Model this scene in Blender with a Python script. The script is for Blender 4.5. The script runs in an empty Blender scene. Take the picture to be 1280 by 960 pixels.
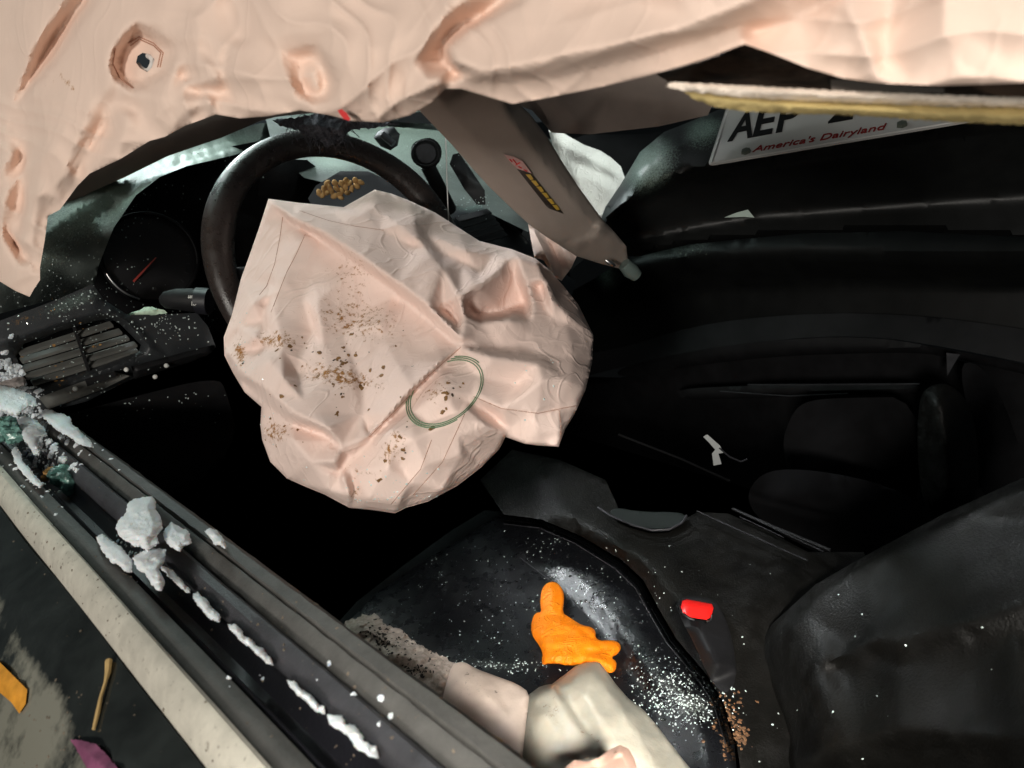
import bpy, bmesh, math, random
import numpy as np
from mathutils import Vector, Matrix, noise
from mathutils.geometry import delaunay_2d_cdt
from mathutils.bvhtree import BVHTree
random.seed(7); np.random.seed(7)
sc = bpy.context.scene
col = sc.collection

# ------------------------------------------------------------------ camera
# world: +X towards the passenger side, +Y towards the bonnet, +Z up (metres)
CAM = Vector((0, 0, 1.25))
bk = Vector((-0.627, -0.698, 0.346)).normalized()
rt = Vector((0.713, -0.693, -0.105)); rt = (rt - bk * rt.dot(bk)).normalized()
up = bk.cross(rt)
RM = Matrix((rt, up, bk)).transposed()
cam_d = bpy.data.cameras.new('camera'); cam = bpy.data.objects.new('camera', cam_d); col.objects.link(cam)
cam.matrix_world = Matrix.Translation(CAM) @ RM.to_4x4()
cam_d.sensor_width = 36; cam_d.lens = 27.0; cam_d.clip_start = 0.01; cam_d.clip_end = 200
cam_d.dof.use_dof = True; cam_d.dof.focus_distance = 0.85; cam_d.dof.aperture_fstop = 10.0
sc.camera = cam
# ------------------------------------------------------------------ world and lamps (night: lamps only)
w = bpy.data.worlds.new("World"); sc.world = w; w.use_nodes = True
w.node_tree.nodes['Background'].inputs[0].default_value = (0.10, 0.12, 0.13, 1)
w.node_tree.nodes['Background'].inputs[1].default_value = 0.22
def lamp(name, loc, target, size, power, color, size_y=None, spread=180):
    l = bpy.data.lights.new(name, 'AREA'); l.spread = math.radians(spread); l.size = size; l.energy = power; l.color = color
    if size_y: l.shape = 'RECTANGLE'; l.size_y = size_y
    o = bpy.data.objects.new(name, l); col.objects.link(o)
    o.location = CAM + Vector(loc)
    d = Vector(target) - Vector(loc)
    o.rotation_euler = d.to_track_quat('-Z', 'Y').to_euler()
    return o
lamp('low_fill_lamp', (-0.95, -0.45, 0.0), (0.5, 0.75, -0.25), 0.20, 4.5, (1.0, 0.93, 0.84))  # added weak fill from low on the left
lamp('seat_fill_lamp', (-0.80, -1.0, 1.15), (0.48, 0.40, -0.62), 0.14, 1.3, (1.0, 0.95, 0.87), spread=16)  # added unseen spot, brightens only the driver seat
lamp('high_key_lamp', (-1.75, -0.75, 0.42), (0.5, 0.6, -0.3), 0.24, 37.0, (1.0, 0.95, 0.87))
lamp('left_lamp', (-2.2, 1.8, 1.6), (0.2, 0.6, -0.3), 0.7, 12, (1.0, 0.97, 0.90))  # unseen lamp high at the left front
lamp('front_lamp', (0.80, 2.5, 0.75), (0.60, 1.3, -0.12), 0.7, 2.4, (0.75, 1.0, 0.95), spread=70)
lamp('pad_fill_lamp', (0.42, 1.75, 1.05), (0.34, 1.30, -0.12), 0.9, 1.3, (0.78, 1.0, 0.93), spread=26)  # added unseen lamp, brightens the dash pad from above
lamp('bolster_streak_lamp', (0.74, 2.4, 1.15), (0.68, 0.48, -0.6), 0.34, 1.5, (0.93, 0.97, 1.0), spread=24)  # unseen lamp ahead of the car, placed for the bolster's highlight streak
lamp('airbag_fill_lamp', (1.6, -1.0, 0.75), (1.17, 1.4, -0.02), 0.25, 2.2, (0.88, 1.0, 0.95), spread=26)  # added unseen lamp, lifts the passenger airbag from behind
sc.view_settings.view_transform = 'Standard'; sc.view_settings.look = 'None'
sc.view_settings.exposure = 0.0; sc.view_settings.gamma = 1.0
sc.render.engine = 'CYCLES'

# ------------------------------------------------------------------ picture -> place helpers
def ray(px, py):
    return RM @ Vector(((px - 640) / 960.0, (480 - py) / 960.0, -1.0))
def at(px, py, d):
    return CAM + ray(px, py) * d
def pl(x=None, y=None, z=None):
    def f(px, py):
        r = ray(px, py)
        if x is not None: return x / r.x
        if y is not None: return y / r.y
        return z / r.z
    return f
def plane3(p0, p1, p2):
    a, b, c = at(*p0) - CAM, at(*p1) - CAM, at(*p2) - CAM
    n = (b - a).cross(c - a); k = n.dot(a)
    return lambda px, py: k / n.dot(ray(px, py))
def const(d): return lambda px, py: d

# ------------------------------------------------------------------ tagging
def tag(o, label=None, cat=None, group=None, kind=None):
    if label: o['label'] = label
    if cat: o['category'] = cat
    if group: o['group'] = group
    if kind: o['kind'] = kind
    return o
def empty(name, loc, label, cat, group=None):
    o = bpy.data.objects.new(name, None); col.objects.link(o); o.location = loc; o.empty_display_size = 0.05
    bpy.context.view_layer.update()
    return tag(o, label, cat, group)
def link(name, me, mat, parent=None):
    o = bpy.data.objects.new(name, me); col.objects.link(o)
    if mat and not me.materials: me.materials.append(mat)
    if parent:
        o.parent = parent
        m = Matrix.Identity(4); p = parent; chain = []
        while p: chain.append(p); p = p.parent
        for q in reversed(chain): m = m @ q.matrix_parent_inverse @ q.matrix_basis
        o.matrix_parent_inverse = m.inverted()
    return o

# ------------------------------------------------------------------ materials
def mat(name, c, rough=0.6, spec=0.5, metal=0.0, vary=0.12, vscale=18, bump=0.0, bscale=300, dirt_gleam=None, dscale=260,
        dthr=0.5, sheen=0.0, coat=0.0, trans=0.0, sss=0.0, rvary=0.0, emit=None, weave=False, frost_gleam=None, folds=0):
    m = bpy.data.materials.new(name); m.use_nodes = True
    nt = m.node_tree; N = nt.nodes; L = nt.links; b = N['Principled BSDF']
    tc = N.new('ShaderNodeTexCoord')
    def nz(scale, detail=5, rough_=0.6):
        n = N.new('ShaderNodeTexNoise'); n.inputs['Scale'].default_value = scale
        n.inputs['Detail'].default_value = detail; n.inputs['Roughness'].default_value = rough_
        L.new(tc.outputs['Object'], n.inputs['Vector']); return n
    def mr(src, a0, a1, b0, b1):
        n = N.new('ShaderNodeMapRange'); L.new(src, n.inputs[0])
        for i, v in enumerate((a0, a1, b0, b1)): n.inputs[i + 1].default_value = v
        return n.outputs[0]
    def mx(fac, A, B):
        n = N.new('ShaderNodeMix'); n.data_type = 'RGBA'
        if isinstance(fac, float): n.inputs[0].default_value = fac
        else: L.new(fac, n.inputs[0])
        for s, v in ((6, A), (7, B)):
            if isinstance(v, tuple): n.inputs[s].default_value = (*v, 1)
            else: L.new(v, n.inputs[s])
        return n.outputs[2]
    n1 = nz(vscale)
    cc = mx(mr(n1.outputs[0], .3, .7, 0, 1), tuple(x * (1 - vary) for x in c), tuple(min(1, x * (1 + vary)) for x in c))
    rr = None
    def overlay(cc, attr, colr, scale, t0, t1):
        at_ = N.new('ShaderNodeAttribute'); at_.attribute_name = attr
        n2 = nz(scale, 6, .7)
        ad = N.new('ShaderNodeMath'); ad.operation = 'ADD'
        L.new(n2.outputs[0], ad.inputs[0]); L.new(at_.outputs['Fac'], ad.inputs[1])
        f = mr(ad.outputs[0], t0, t1, 0, 1)
        return mx(f, cc, colr), f
    if dirt_gleam: cc, fd = overlay(cc, 'dirt_gleam', dirt_gleam, dscale, 0.78, 0.9)  # dirt specks; on the door paint also painted reflections
    if frost_gleam:  # pale overlay: frost on the dash, plus greenish light painted in
        cc, ff = overlay(cc, 'frost_gleam', frost_gleam, 420, 0.85, 1.25)
    L.new(cc, b.inputs['Base Color'])
    b.inputs['Roughness'].default_value = rough
    if rvary:
        L.new(mr(nz(60).outputs[0], .35, .65, max(.03, rough - rvary), min(1, rough + rvary)), b.inputs['Roughness'])
    b.inputs['Specular IOR Level'].default_value = spec
    b.inputs['Metallic'].default_value = metal
    if sheen: b.inputs['Sheen Weight'].default_value = sheen
    if coat: b.inputs['Coat Weight'].default_value = coat; b.inputs['Coat Roughness'].default_value = .08
    if trans: b.inputs['Transmission Weight'].default_value = trans
    if sss:
        b.inputs['Subsurface Weight'].default_value = sss; b.inputs['Subsurface Radius'].default_value = (1, .6, .45)
        b.inputs['Subsurface Scale'].default_value = .012
    if emit: b.inputs['Emission Color'].default_value = (*emit, 1); b.inputs['Emission Strength'].default_value = 1
    if folds:
        def cr(scale, dist, wd, off):
            mp = N.new('ShaderNodeMapping'); L.new(tc.outputs['Object'], mp.inputs[0]); mp.inputs['Rotation'].default_value = (off, .5, off * 1.7); mp.inputs['Scale'].default_value = (1, 1.9, 1)
            n = N.new('ShaderNodeTexNoise'); n.inputs['Scale'].default_value = scale; n.inputs['Detail'].default_value = 1.5
            n.inputs['Distortion'].default_value = 1.2; L.new(mp.outputs[0], n.inputs['Vector'])
            a1 = N.new('ShaderNodeMath'); a1.operation = 'SUBTRACT'; a1.inputs[1].default_value = .5; L.new(n.outputs[0], a1.inputs[0])
            a2 = N.new('ShaderNodeMath'); a2.operation = 'ABSOLUTE'; L.new(a1.outputs[0], a2.inputs[0])
            return mr(a2.outputs[0], 0, wd, 1, 0)
        c1 = cr(folds, 1, .05, .4); c2 = cr(folds * 2.3, 1, .05, 1.3)
        ad2 = N.new('ShaderNodeMath'); ad2.operation = 'MULTIPLY_ADD'; L.new(c2, ad2.inputs[0]); ad2.inputs[1].default_value = .25; L.new(c1, ad2.inputs[2])
        fine = nz(bscale, 3).outputs[0]
        ad3 = N.new('ShaderNodeMath'); ad3.operation = 'MULTIPLY_ADD'; L.new(fine, ad3.inputs[0]); ad3.inputs[1].default_value = .10; L.new(ad2.outputs[0], ad3.inputs[2])
        bp = N.new('ShaderNodeBump'); bp.inputs['Strength'].default_value = .42; bp.inputs['Distance'].default_value = folds * .0001
        L.new(ad3.outputs[0], bp.inputs['Height']); L.new(bp.outputs[0], b.inputs['Normal'])
    elif bump or weave:
        h = nz(bscale, 4).outputs[0]
        bp = N.new('ShaderNodeBump'); bp.inputs['Strength'].default_value = bump or .15
        bp.inputs['Distance'].default_value = .001
        L.new(h, bp.inputs['Height']); L.new(bp.outputs[0], b.inputs['Normal'])
        if weave:
            h2 = nz(45, 3).outputs[0]; bp2 = N.new('ShaderNodeBump'); bp2.inputs['Strength'].default_value = .35
            bp2.inputs['Distance'].default_value = .004
            L.new(h2, bp2.inputs['Height']); L.new(bp2.outputs[0], bp.inputs['Normal'])
    return m
M = {}
M['bag'] = mat('bag_nylon', (.84, .66, .59), .9, .12, folds=13, vary=.05, vscale=9, bump=.12, bscale=1200, dirt_gleam=(.34, .16, .05), dscale=220)
M['curtain'] = mat('curtain_nylon', (.82, .63, .53), .9, .12, folds=7, vary=.06, vscale=7, bump=.1, bscale=1200, dirt_gleam=(.46, .25, .12), dscale=120)
M['bag_in'] = mat('bag_inside', (.62, .26, .14), .8, .2)
M['bag_white'] = mat('bag_white', (.66, .63, .60), .9, .1, vary=.06, folds=26)
M['stitch'] = mat('green_thread', (.10, .22, .11), .6)
M['seam'] = mat('seam_thread', (.42, .22, .15), .8)
M['black'] = mat('black_plastic', (.010, .010, .011), .55, .25, vary=.3, bump=.25, bscale=1200)
M['void'] = mat('black_trim_matt', (.010, .010, .011), .9, .1, vary=.3)
M['pad'] = mat('dash_pad', (.12, .14, .13), .5, .5, vary=.3, bump=.5, bscale=900, frost_gleam=(.36, .45, .39), dirt_gleam=(.20, .24, .09), dscale=200)
M['panel'] = mat('dash_panel', (.030, .033, .036), .42, .5, vary=.3, bump=.4, bscale=1100, dirt_gleam=(.22, .12, .04), dscale=180, frost_gleam=(.12, .17, .15))
M['slat'] = mat('vent_slat', (.13, .13, .12), .45, .5, vary=.3, dirt_gleam=(.14, .10, .05), dscale=150)
M['wheel'] = mat('wheel_leather', (.026, .019, .017), .30, .7, vary=.3, bump=.35, bscale=700, rvary=.1)
M['leather'] = mat('seat_leather', (.006, .0065, .008), (.3), .6, vary=.3, bump=.55, bscale=330, rvary=.08, dirt_gleam=(.16, .18, .17), dscale=420)
M['leather2'] = mat('seat_leather_dry', (.0065, .0062, .0055), .45, .2, vary=.5, bump=.8, bscale=420, rvary=.15, dirt_gleam=(.05, .035, .02), dscale=160)
M['taupe'] = mat('taupe_trim', (.33, .28, .245), .75, .25, vary=.08, vscale=12, bump=.3, bscale=1200)
M['taupe_dk'] = mat('taupe_cloth', (.24, .19, .165), .85, .15, vary=.1, bump=.3, bscale=900)
M['foam'] = mat('yellow_foam', (.46, .36, .16), .95, .1, vary=.22, vscale=60, bump=1, bscale=350)
M['fleece'] = mat('white_fleece', (.80, .70, .60), .95, .1, vary=.12, vscale=90, bump=1, bscale=500)
M['burnt'] = mat('brown_lining', (.07, .042, .028), .95, .1, vary=.5, vscale=60, bump=.6)
M['chrome'] = mat('worn_bright_metal', (.50, .50, .50), .3, .5, metal=1)
M['beige'] = mat('beige_moulding', (.52, .49, .42), .5, .4, vary=.16, vscale=60, bump=.3, bscale=400, dirt_gleam=(.10, .08, .06), dscale=150)
M['grey'] = mat('grey_primer', (.068, .066, .062), .6, .4, vary=.25, vscale=50, bump=.5, bscale=400, dirt_gleam=(.25, .17, .11), dscale=100)
M['greyd'] = mat('dark_grey_trim', (.035, .035, .04), .5, .5, vary=.35, vscale=40, bump=.5, bscale=500, dirt_gleam=(.25, .20, .16), dscale=110)
M['rubber'] = mat('black_rubber', (.012, .012, .016), .45, .5, vary=.35, bump=.3)
M['paint'] = mat('wet_dark_paint', (.018, .021, .020), .18, .6, vary=.5, vscale=25, coat=.5, dirt_gleam=(.23, .225, .185), dscale=8)  # overlay colour paints pale reflections and dirt film
M['snow'] = mat('snow', (.88, .90, .92), .5, .5, vary=.06, vscale=150, bump=.6, bscale=900, sss=.45)
M['dsnow'] = mat('dirty_snow', (.36, .30, .26), .8, .3, vary=.35, vscale=160, bump=1, bscale=400)
M['glass'] = mat('glass_crumb', (.62, .72, .70), .12, .7, vary=.25)
M['gglass'] = mat('green_glass', (.14, .29, .25), .15, .7, vary=.5, vscale=200, bump=.5)
M['orange'] = mat('orange_nitrile', (1.0, .23, .005), .5, .25, folds=34, sss=.1, bump=.2, bscale=600, dirt_gleam=(.25, .05, .01), dscale=500)
M['milky'] = mat('milky_wet_film', (.48, .45, .375), .34, .4, vary=.12, vscale=28, bump=.45, bscale=140, sss=.2, dirt_gleam=(.20, .12, .06), dscale=110, coat=.08)
M['flap'] = mat('beige_flap', (.60, .49, .42), .7, .3, vary=.12, bump=.3, dirt_gleam=(.05, .04, .035), dscale=170)
M['pink'] = mat('pink_scrap', (.66, .42, .33), .7, .3, vary=.1, dirt_gleam=(.15, .05, .02), dscale=300)
M['straw'] = mat('dry_straw', (.62, .42, .18), .8, .2, vary=.25, vscale=80)
M['leaf'] = mat('tan_leaf', (.48, .26, .09), .7, .3, vary=.3, vscale=80)
M['oleaf'] = mat('orange_leaf', (.62, .27, .03), .6, .3, vary=.3, vscale=60)
M['purple'] = mat('purple_scrap', (.22, .07, .14), .6, .3, vary=.3, vscale=60)
M['pellet'] = mat('brown_pellet', (.48, .29, .12), .9, .1, vary=.35, vscale=90)
M['red'] = mat('red_plastic', (.72, .015, .012), .3, .5, vary=.05)
M['redmark'] = mat('red_ink', (.60, .03, .03), .6)
M['plate'] = mat('plate_white', (.34, .33, .315), .4, .5, vary=.06, dirt_gleam=(.25, .2, .15), dscale=160)
M['pblack'] = mat('plate_black', (.006, .006, .006), .8, .05)
M['pred'] = mat('plate_red', (.15, .01, .01), .8, .1)
M['bolt'] = mat('bolt', (.10, .11, .09), .5, .5, metal=.5)
M['yellow'] = mat('sticker_yellow', (.55, .36, .05), .5, vary=.15, vscale=300)
M['sblack'] = mat('sticker_black', (.02, .014, .01), .5)
M['spink'] = mat('sticker_pink', (.50, .30, .28), .5, vary=.15, vscale=300)
M['white'] = mat('white_print', (.65, .65, .62), .6)
M['bumper'] = mat('bumper_black', (.007, .0075, .0075), .42, .25, vary=.3, bump=.15, dirt_gleam=(.30, .36, .30), dscale=130, frost_gleam=(.20, .27, .23))  # pale green overlay paints cool light onto black plastic
M['fuzz'] = mat('black_fuzz', (.09, .09, .105), .9, .1, vary=.5, vscale=300, bump=1, bscale=800)
M['dial'] = mat('dial_face', (.010, .010, .011), .3, .5)
M['asphalt'] = mat('asphalt', (.05, .05, .05), .9, .2, bump=.5)

# ------------------------------------------------------------------ relief builder
def tri(x): return 2 * abs(2 * (x - math.floor(x + .5))) - 1
def crumple(p, f, n=4, seed=0, warp=.35):
    rnd = random.Random(seed); s = 0
    wv = noise.noise_vector(p * f * .6 + Vector((seed, 0, 0))) * warp
    q = p * f + wv
    for i in range(n):
        v = Vector((rnd.uniform(-1, 1), rnd.uniform(-1, 1), rnd.uniform(-1, 1))).normalized() * rnd.uniform(.5, 1.2)
        s += tri(q.dot(v) + rnd.random()) / n
    return s
def inside(P, poly):
    x, y = P[:, 0], P[:, 1]; r = np.zeros(len(P), bool); n = len(poly)
    for i in range(n):
        x0, y0 = poly[i]; x1, y1 = poly[(i + 1) % n]
        if y0 == y1: continue
        c = ((y0 > y) != (y1 > y)) & (x < (x1 - x0) * (y - y0) / (y1 - y0) + x0)
        r ^= c
    return r
def resample(pts, res, closed=True, jag=0, seed=0):
    out = []; n = len(pts); rnd = random.Random(seed)
    for i in range(n if closed else n - 1):
        a, b = pts[i], pts[(i + 1) % n]; L_ = math.dist(a[:2], b[:2]); k = max(1, int(round(L_ / res)))
        for j in range(k):
            t = j / k; q = [a[m_] * (1 - t) + b[m_] * t for m_ in range(len(a))]
            if jag and 0 < j:
                q[0] += rnd.uniform(-jag, jag); q[1] += rnd.uniform(-jag, jag)
            out.append(tuple(q))
    if not closed: out.append(tuple(pts[-1]))
    return out
def chaikin(pts, n=1, closed=True):
    for _ in range(n):
        out = []; m_ = len(pts)
        for i in range(m_ if closed else m_ - 1):
            a, b = pts[i], pts[(i + 1) % m_]
            out.append(tuple(a[k] * .75 + b[k] * .25 for k in range(len(a)))); out.append(tuple(a[k] * .25 + b[k] * .75 for k in range(len(a))))
        if not closed: out = [pts[0]] + out + [pts[-1]]
        pts = out
    return pts
def relief(name, outline, lines=(), base=None, mat_=None, parent=None, res=6, smooth=2, thick=.003, holes=(),
           crum=(), soft=(), attrs=None, round_out=0, jag=0, h0=0.0, sharp=None, edge=None, flatback=False, fn=None):
    """A sheet or body with real thickness. outline/lines: (px, py, h) with h = centimetres towards the viewer of the base surface."""
    ol = [(p[0], p[1], p[2] if len(p) > 2 else h0) for p in outline]
    if round_out: ol = chaikin(ol, round_out)
    hl = [[(p[0], p[1], p[2] if len(p) > 2 else h0) for p in h] for h in holes]
    V, H, E = [], [], []
    def add(pts, closed):
        s = len(V)
        for p in pts: V.append((p[0], p[1])); H.append(p[2])
        for i in range(len(pts) - (0 if closed else 1)): E.append((s + i, s + (i + 1) % len(pts)))
    olr = resample(ol, 40); add(olr, True)
    for h in hl: add(h, True)
    for l in lines: 
        if len(l) == 1: V.append(l[0][:2]); H.append(l[0][2])
        else: add(resample([tuple(p) for p in l], 30, False), False)
    r = delaunay_2d_cdt([Vector(v) for v in V], E, [], 0, 1e-4)
    cv = np.array([tuple(v) for v in r[0]]); HV = np.array(H); VV = np.array(V)
    ch = np.zeros(len(cv))
    for i, oi in enumerate(r[3]):
        if oi: ch[i] = HV[oi[0]]
        else:
            d2 = ((VV - cv[i]) ** 2).sum(1) + 1e-3; k = np.argsort(d2)[:4]; ch[i] = (HV[k] / d2[k]).sum() / (1 / d2[k]).sum()
    T = np.array([f[:3] for f in r[2]])
    # fine points
    po = resample(ol, res, True, jag)
    poly = [p[:2] for p in po]
    phs = [resample(h, res) for h in hl]
    xs = [p[0] for p in poly]; ys = [p[1] for p in poly]
    g = []; j = 0; y = min(ys)
    while y < max(ys):
        x = min(xs) + (res / 2 if j % 2 else 0)
        while x < max(xs): g.append((x, y)); x += res
        y += res * .87; j += 1
    g = np.array(g)
    if len(g):
        g = g[inside(g, poly)]
        B = np.array(poly + [q[:2] for h in phs for q in h])
        keep = np.ones(len(g), bool)
        for s in range(0, len(g), 2000):
            dd = ((g[s:s + 2000, None, :] - B[None]) ** 2).sum(2).min(1); keep[s:s + 2000] = dd > (.55 * res) ** 2
        g = g[keep]
        for h in phs: g = g[~inside(g, [q[:2] for q in h])]
    nb = len(poly); FV = [Vector(p) for p in poly]; FE = [(i, (i + 1) % nb) for i in range(nb)]
    for h in phs:
        s = len(FV); FV += [Vector(q[:2]) for q in h]; FE += [(s + i, s + (i + 1) % len(h)) for i in range(len(h))]
    for l in lines:
        if len(l) < 2: continue
        lp = [q for q in resample([tuple(p) for p in l], res, False)]
        ok_ = inside(np.array([q[:2] for q in lp]), poly)
        Bp = np.array(poly)
        ok_ &= np.array([((Bp - np.array(q[:2])) ** 2).sum(1).min() > (.6 * res) ** 2 for q in lp])
        for h in phs: ok_ &= ~inside(np.array([q[:2] for q in lp]), [q[:2] for q in h])
        last = None
        for q, k_ in zip(lp, ok_):
            if k_:
                FV.append(Vector(q[:2]))
                if last is not None: FE.append((last, len(FV) - 1))
                last = len(FV) - 1
            else: last = None
    LP = np.array([tuple(v) for v in FV[nb:]]) if len(FV) > nb else None
    if LP is not None and len(g) and len(lines):
        keep = np.ones(len(g), bool)
        for s_ in range(0, len(g), 2000):
            keep[s_:s_ + 2000] = ((g[s_:s_ + 2000, None, :] - LP[None]) ** 2).sum(2).min(1) > (.5 * res) ** 2
        g = g[keep]
    FV += [Vector(p) for p in g]
    r2 = delaunay_2d_cdt(FV, FE, [], 0, 1e-4)
    P = np.array([tuple(v) for v in r2[0]]); F = np.array([f[:3] for f in r2[2]])
    cen = P[F].mean(1); ok = inside(cen, poly)
    for h in phs: ok &= ~inside(cen, [q[:2] for q in h])
    F = F[ok]
    # interpolate heights
    hh = np.full(len(P), np.nan); best = np.full(len(P), -1e9)
    for t in T:
        a, b, c = cv[t]; det = (b[0]-a[0])*(c[1]-a[1]) - (c[0]-a[0])*(b[1]-a[1])
        if abs(det) < 1e-9: continue
        l1 = ((b[0]-P[:,0])*(c[1]-P[:,1]) - (c[0]-P[:,0])*(b[1]-P[:,1])) / det
        l2 = ((c[0]-P[:,0])*(a[1]-P[:,1]) - (a[0]-P[:,0])*(c[1]-P[:,1])) / det
        l3 = 1 - l1 - l2; mn = np.minimum(np.minimum(l1, l2), l3)
        u = mn > best
        u &= mn > -.2
        hh[u] = (l1 * ch[t[0]] + l2 * ch[t[1]] + l3 * ch[t[2]])[u]; best[u] = mn[u]
    hh[np.isnan(hh)] = h0
    Ed = np.vstack([F[:, [0, 1]], F[:, [1, 2]], F[:, [2, 0]]])
    Es = np.unique(np.sort(Ed, 1), axis=0, return_counts=True); EE, cnt = Es
    bedge = EE[cnt == 1]; isb = np.zeros(len(P), bool); isb[bedge.ravel()] = True
    for _ in range(smooth):
        acc = np.zeros(len(P)); n_ = np.zeros(len(P))
        np.add.at(acc, EE[:, 0], hh[EE[:, 1]]); np.add.at(acc, EE[:, 1], hh[EE[:, 0]])
        np.add.at(n_, EE[:, 0], 1); np.add.at(n_, EE[:, 1], 1)
        nn = np.where(n_ > 0, acc / np.maximum(n_, 1), hh)
        hh = np.where(isb, hh, hh * .4 + nn * .6)
    base = base or const(1)
    used = np.unique(F); remap = -np.ones(len(P), int); remap[used] = np.arange(len(used))
    P = P[used]; hh = hh[used]; isb = isb[used]; F = remap[F]; bedge = remap[bedge]
    co = []; bco = []
    for i in range(len(P)):
        px, py = P[i]; d = base(px, py); p0 = at(px, py, d)
        h = hh[i]
        for (f, a, n_, sd) in crum: h += a * crumple(p0, f, n_, sd)
        if fn: h += fn(px, py)
        for (f, a, sd) in soft: h += a * noise.fractal(p0 * f + Vector((sd, sd * 2, 0)), 1, 2, 3)
        dd = d - h * .01
        if edge and isb[i]: dd += edge * .01
        co.append(at(px, py, dd)); bco.append(at(px, py, (d if flatback else dd) + thick))
    n = len(P)
    me = bpy.data.meshes.new(name)
    faces = [tuple(int(q) for q in f) for f in F]
    # orientation towards viewer
    f0 = faces[0]; nn = (co[f0[1]] - co[f0[0]]).cross(co[f0[2]] - co[f0[0]])
    if nn.dot(co[f0[0]] - CAM) > 0: faces = [f[::-1] for f in faces]
    bs = {tuple(sorted(map(int, e))) for e in bedge}
    side = []
    for f in faces:
        for k in range(3):
            a, b = f[k], f[(k + 1) % 3]
            if (min(a, b), max(a, b)) in bs: side.append((b, a, a + n, b + n))
    allf = faces + [tuple(q + n for q in f[::-1]) for f in faces] + side
    me.from_pydata(co + bco, [], allf); me.validate(); me.update()
    me.polygons.foreach_set('use_smooth', [True] * len(me.polygons))
    me.set_sharp_from_angle(angle=math.radians(sharp or 50))
    for an, spots in (attrs or {}).items():
        A = me.attributes.new(an, 'FLOAT', 'POINT'); val = np.zeros(len(me.vertices))
        v = np.zeros(n)
        for sp in spots:
            sx, sy, rx, ry, ang, s = sp; a = math.radians(ang)
            dx = P[:, 0] - sx; dy = P[:, 1] - sy
            u_ = (dx * math.cos(a) + dy * math.sin(a)) / rx; w_ = (-dx * math.sin(a) + dy * math.cos(a)) / ry
            v = np.maximum(v, s * np.exp(-(u_ ** 2 + w_ ** 2)))
        val[:n] = v; val[n:2 * n] = v; A.data.foreach_set('value', val[:len(me.vertices)])
    return link(name, me, mat_, parent)

def tube(name, pts, r, mat_, parent=None, seg=8, taper=None, closed=False, build=True):
    pts = [Vector(p) for p in pts]; vs = []; fs = []; n = len(pts); prev = None
    for i, p in enumerate(pts):
        t = (pts[min(i + 1, n - 1)] - pts[max(i - 1, 0)]) if not closed else (pts[(i + 1) % n] - pts[i - 1])
        t.normalize()
        u = t.cross(Vector((.3, .2, .93)) if prev is None else prev)
        if prev is None: u = u.normalized(); v = t.cross(u)
        else: v = prev - t * prev.dot(t); v.normalize(); u = v.cross(t)
        prev = v
        rr = r if not taper else r * taper[min(i, len(taper) - 1)]
        if callable(r): rr = r(i / (n - 1))
        for k in range(seg):
            a = 2 * math.pi * k / seg; vs.append(p + u * math.cos(a) * rr + v * math.sin(a) * rr)
    for i in range(n if closed else n - 1):
        for k in range(seg):
            j = (i + 1) % n
            fs.append((i * seg + k, i * seg + (k + 1) % seg, j * seg + (k + 1) % seg, j * seg + k))
    if not closed: fs.append(tuple(range(seg))[::-1]); fs.append(tuple((n - 1) * seg + k for k in range(seg)))
    if not build: return vs, fs
    me = bpy.data.meshes.new(name); me.from_pydata(vs, [], fs); me.update()
    me.polygons.foreach_set('use_smooth', [True] * len(me.polygons)); me.set_sharp_from_angle(angle=math.radians(50))
    return link(name, me, mat_, parent)
def blob_bm(parts, seedn=0, amp=.35, freq=60, sub=3):
    bm = bmesh.new()
    for (c, r) in parts:
        if not hasattr(r, '__len__'): r = (r, r, r)
        res_ = bmesh.ops.create_icosphere(bm, subdivisions=sub, radius=1)
        for v in res_['verts']:
            q = Vector((v.co.x * r[0], v.co.y * r[1], v.co.z * r[2]))
            k = 1 + amp * noise.fractal((Vector(c) + q) * freq + Vector((seedn, 0, 0)), .8, 2, 4)
            v.co = Vector(c) + q * k
    return bm
def bm_obj(name, bm, mat_, parent=None, smooth=True):
    me = bpy.data.meshes.new(name); bm.to_mesh(me); bm.free()
    me.polygons.foreach_set('use_smooth', [smooth] * len(me.polygons))
    return link(name, me, mat_, parent)
def bvh(objs):
    vs = []; fs = []
    for o in objs:
        s = len(vs); vs += [v.co.copy() for v in o.data.vertices]; fs += [tuple(i + s for i in p.vertices) for p in o.data.polygons]
    return BVHTree.FromPolygons(vs, fs)
def hit(tree, px, py, lift=.001):
    r = ray(px, py).normalized(); h = tree.ray_cast(CAM, r)
    if h[0] is None: return None
    return h[0] - r * lift, h[1]
def box_between(name, a, b, w_, t_, up_, mat_, parent=None, bev=.0006, ww=None):
    a, b = Vector(a), Vector(b); d = (b - a); L_ = d.length; d.normalize(); s = d.cross(Vector(up_)).normalized(); u = s.cross(d)
    bm = bmesh.new(); vs = []
    for e, p in ((0, a), (1, b)):
        for i, j in ((-1, -1), (1, -1), (1, 1), (-1, 1)):
            vs.append(bm.verts.new(p + s * w_ * .5 * i + u * t_ * .5 * j))
    for f in ((0, 1, 2, 3), (7, 6, 5, 4), (0, 4, 5, 1), (1, 5, 6, 2), (2, 6, 7, 3), (3, 7, 4, 0)): bm.faces.new([vs[i] for i in f])
    bmesh.ops.recalc_face_normals(bm, faces=bm.faces)
    if bev: bmesh.ops.bevel(bm, geom=bm.edges[:], offset=bev, segments=2, affect='EDGES')
    return bm_obj(name, bm, mat_, parent, False)

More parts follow.
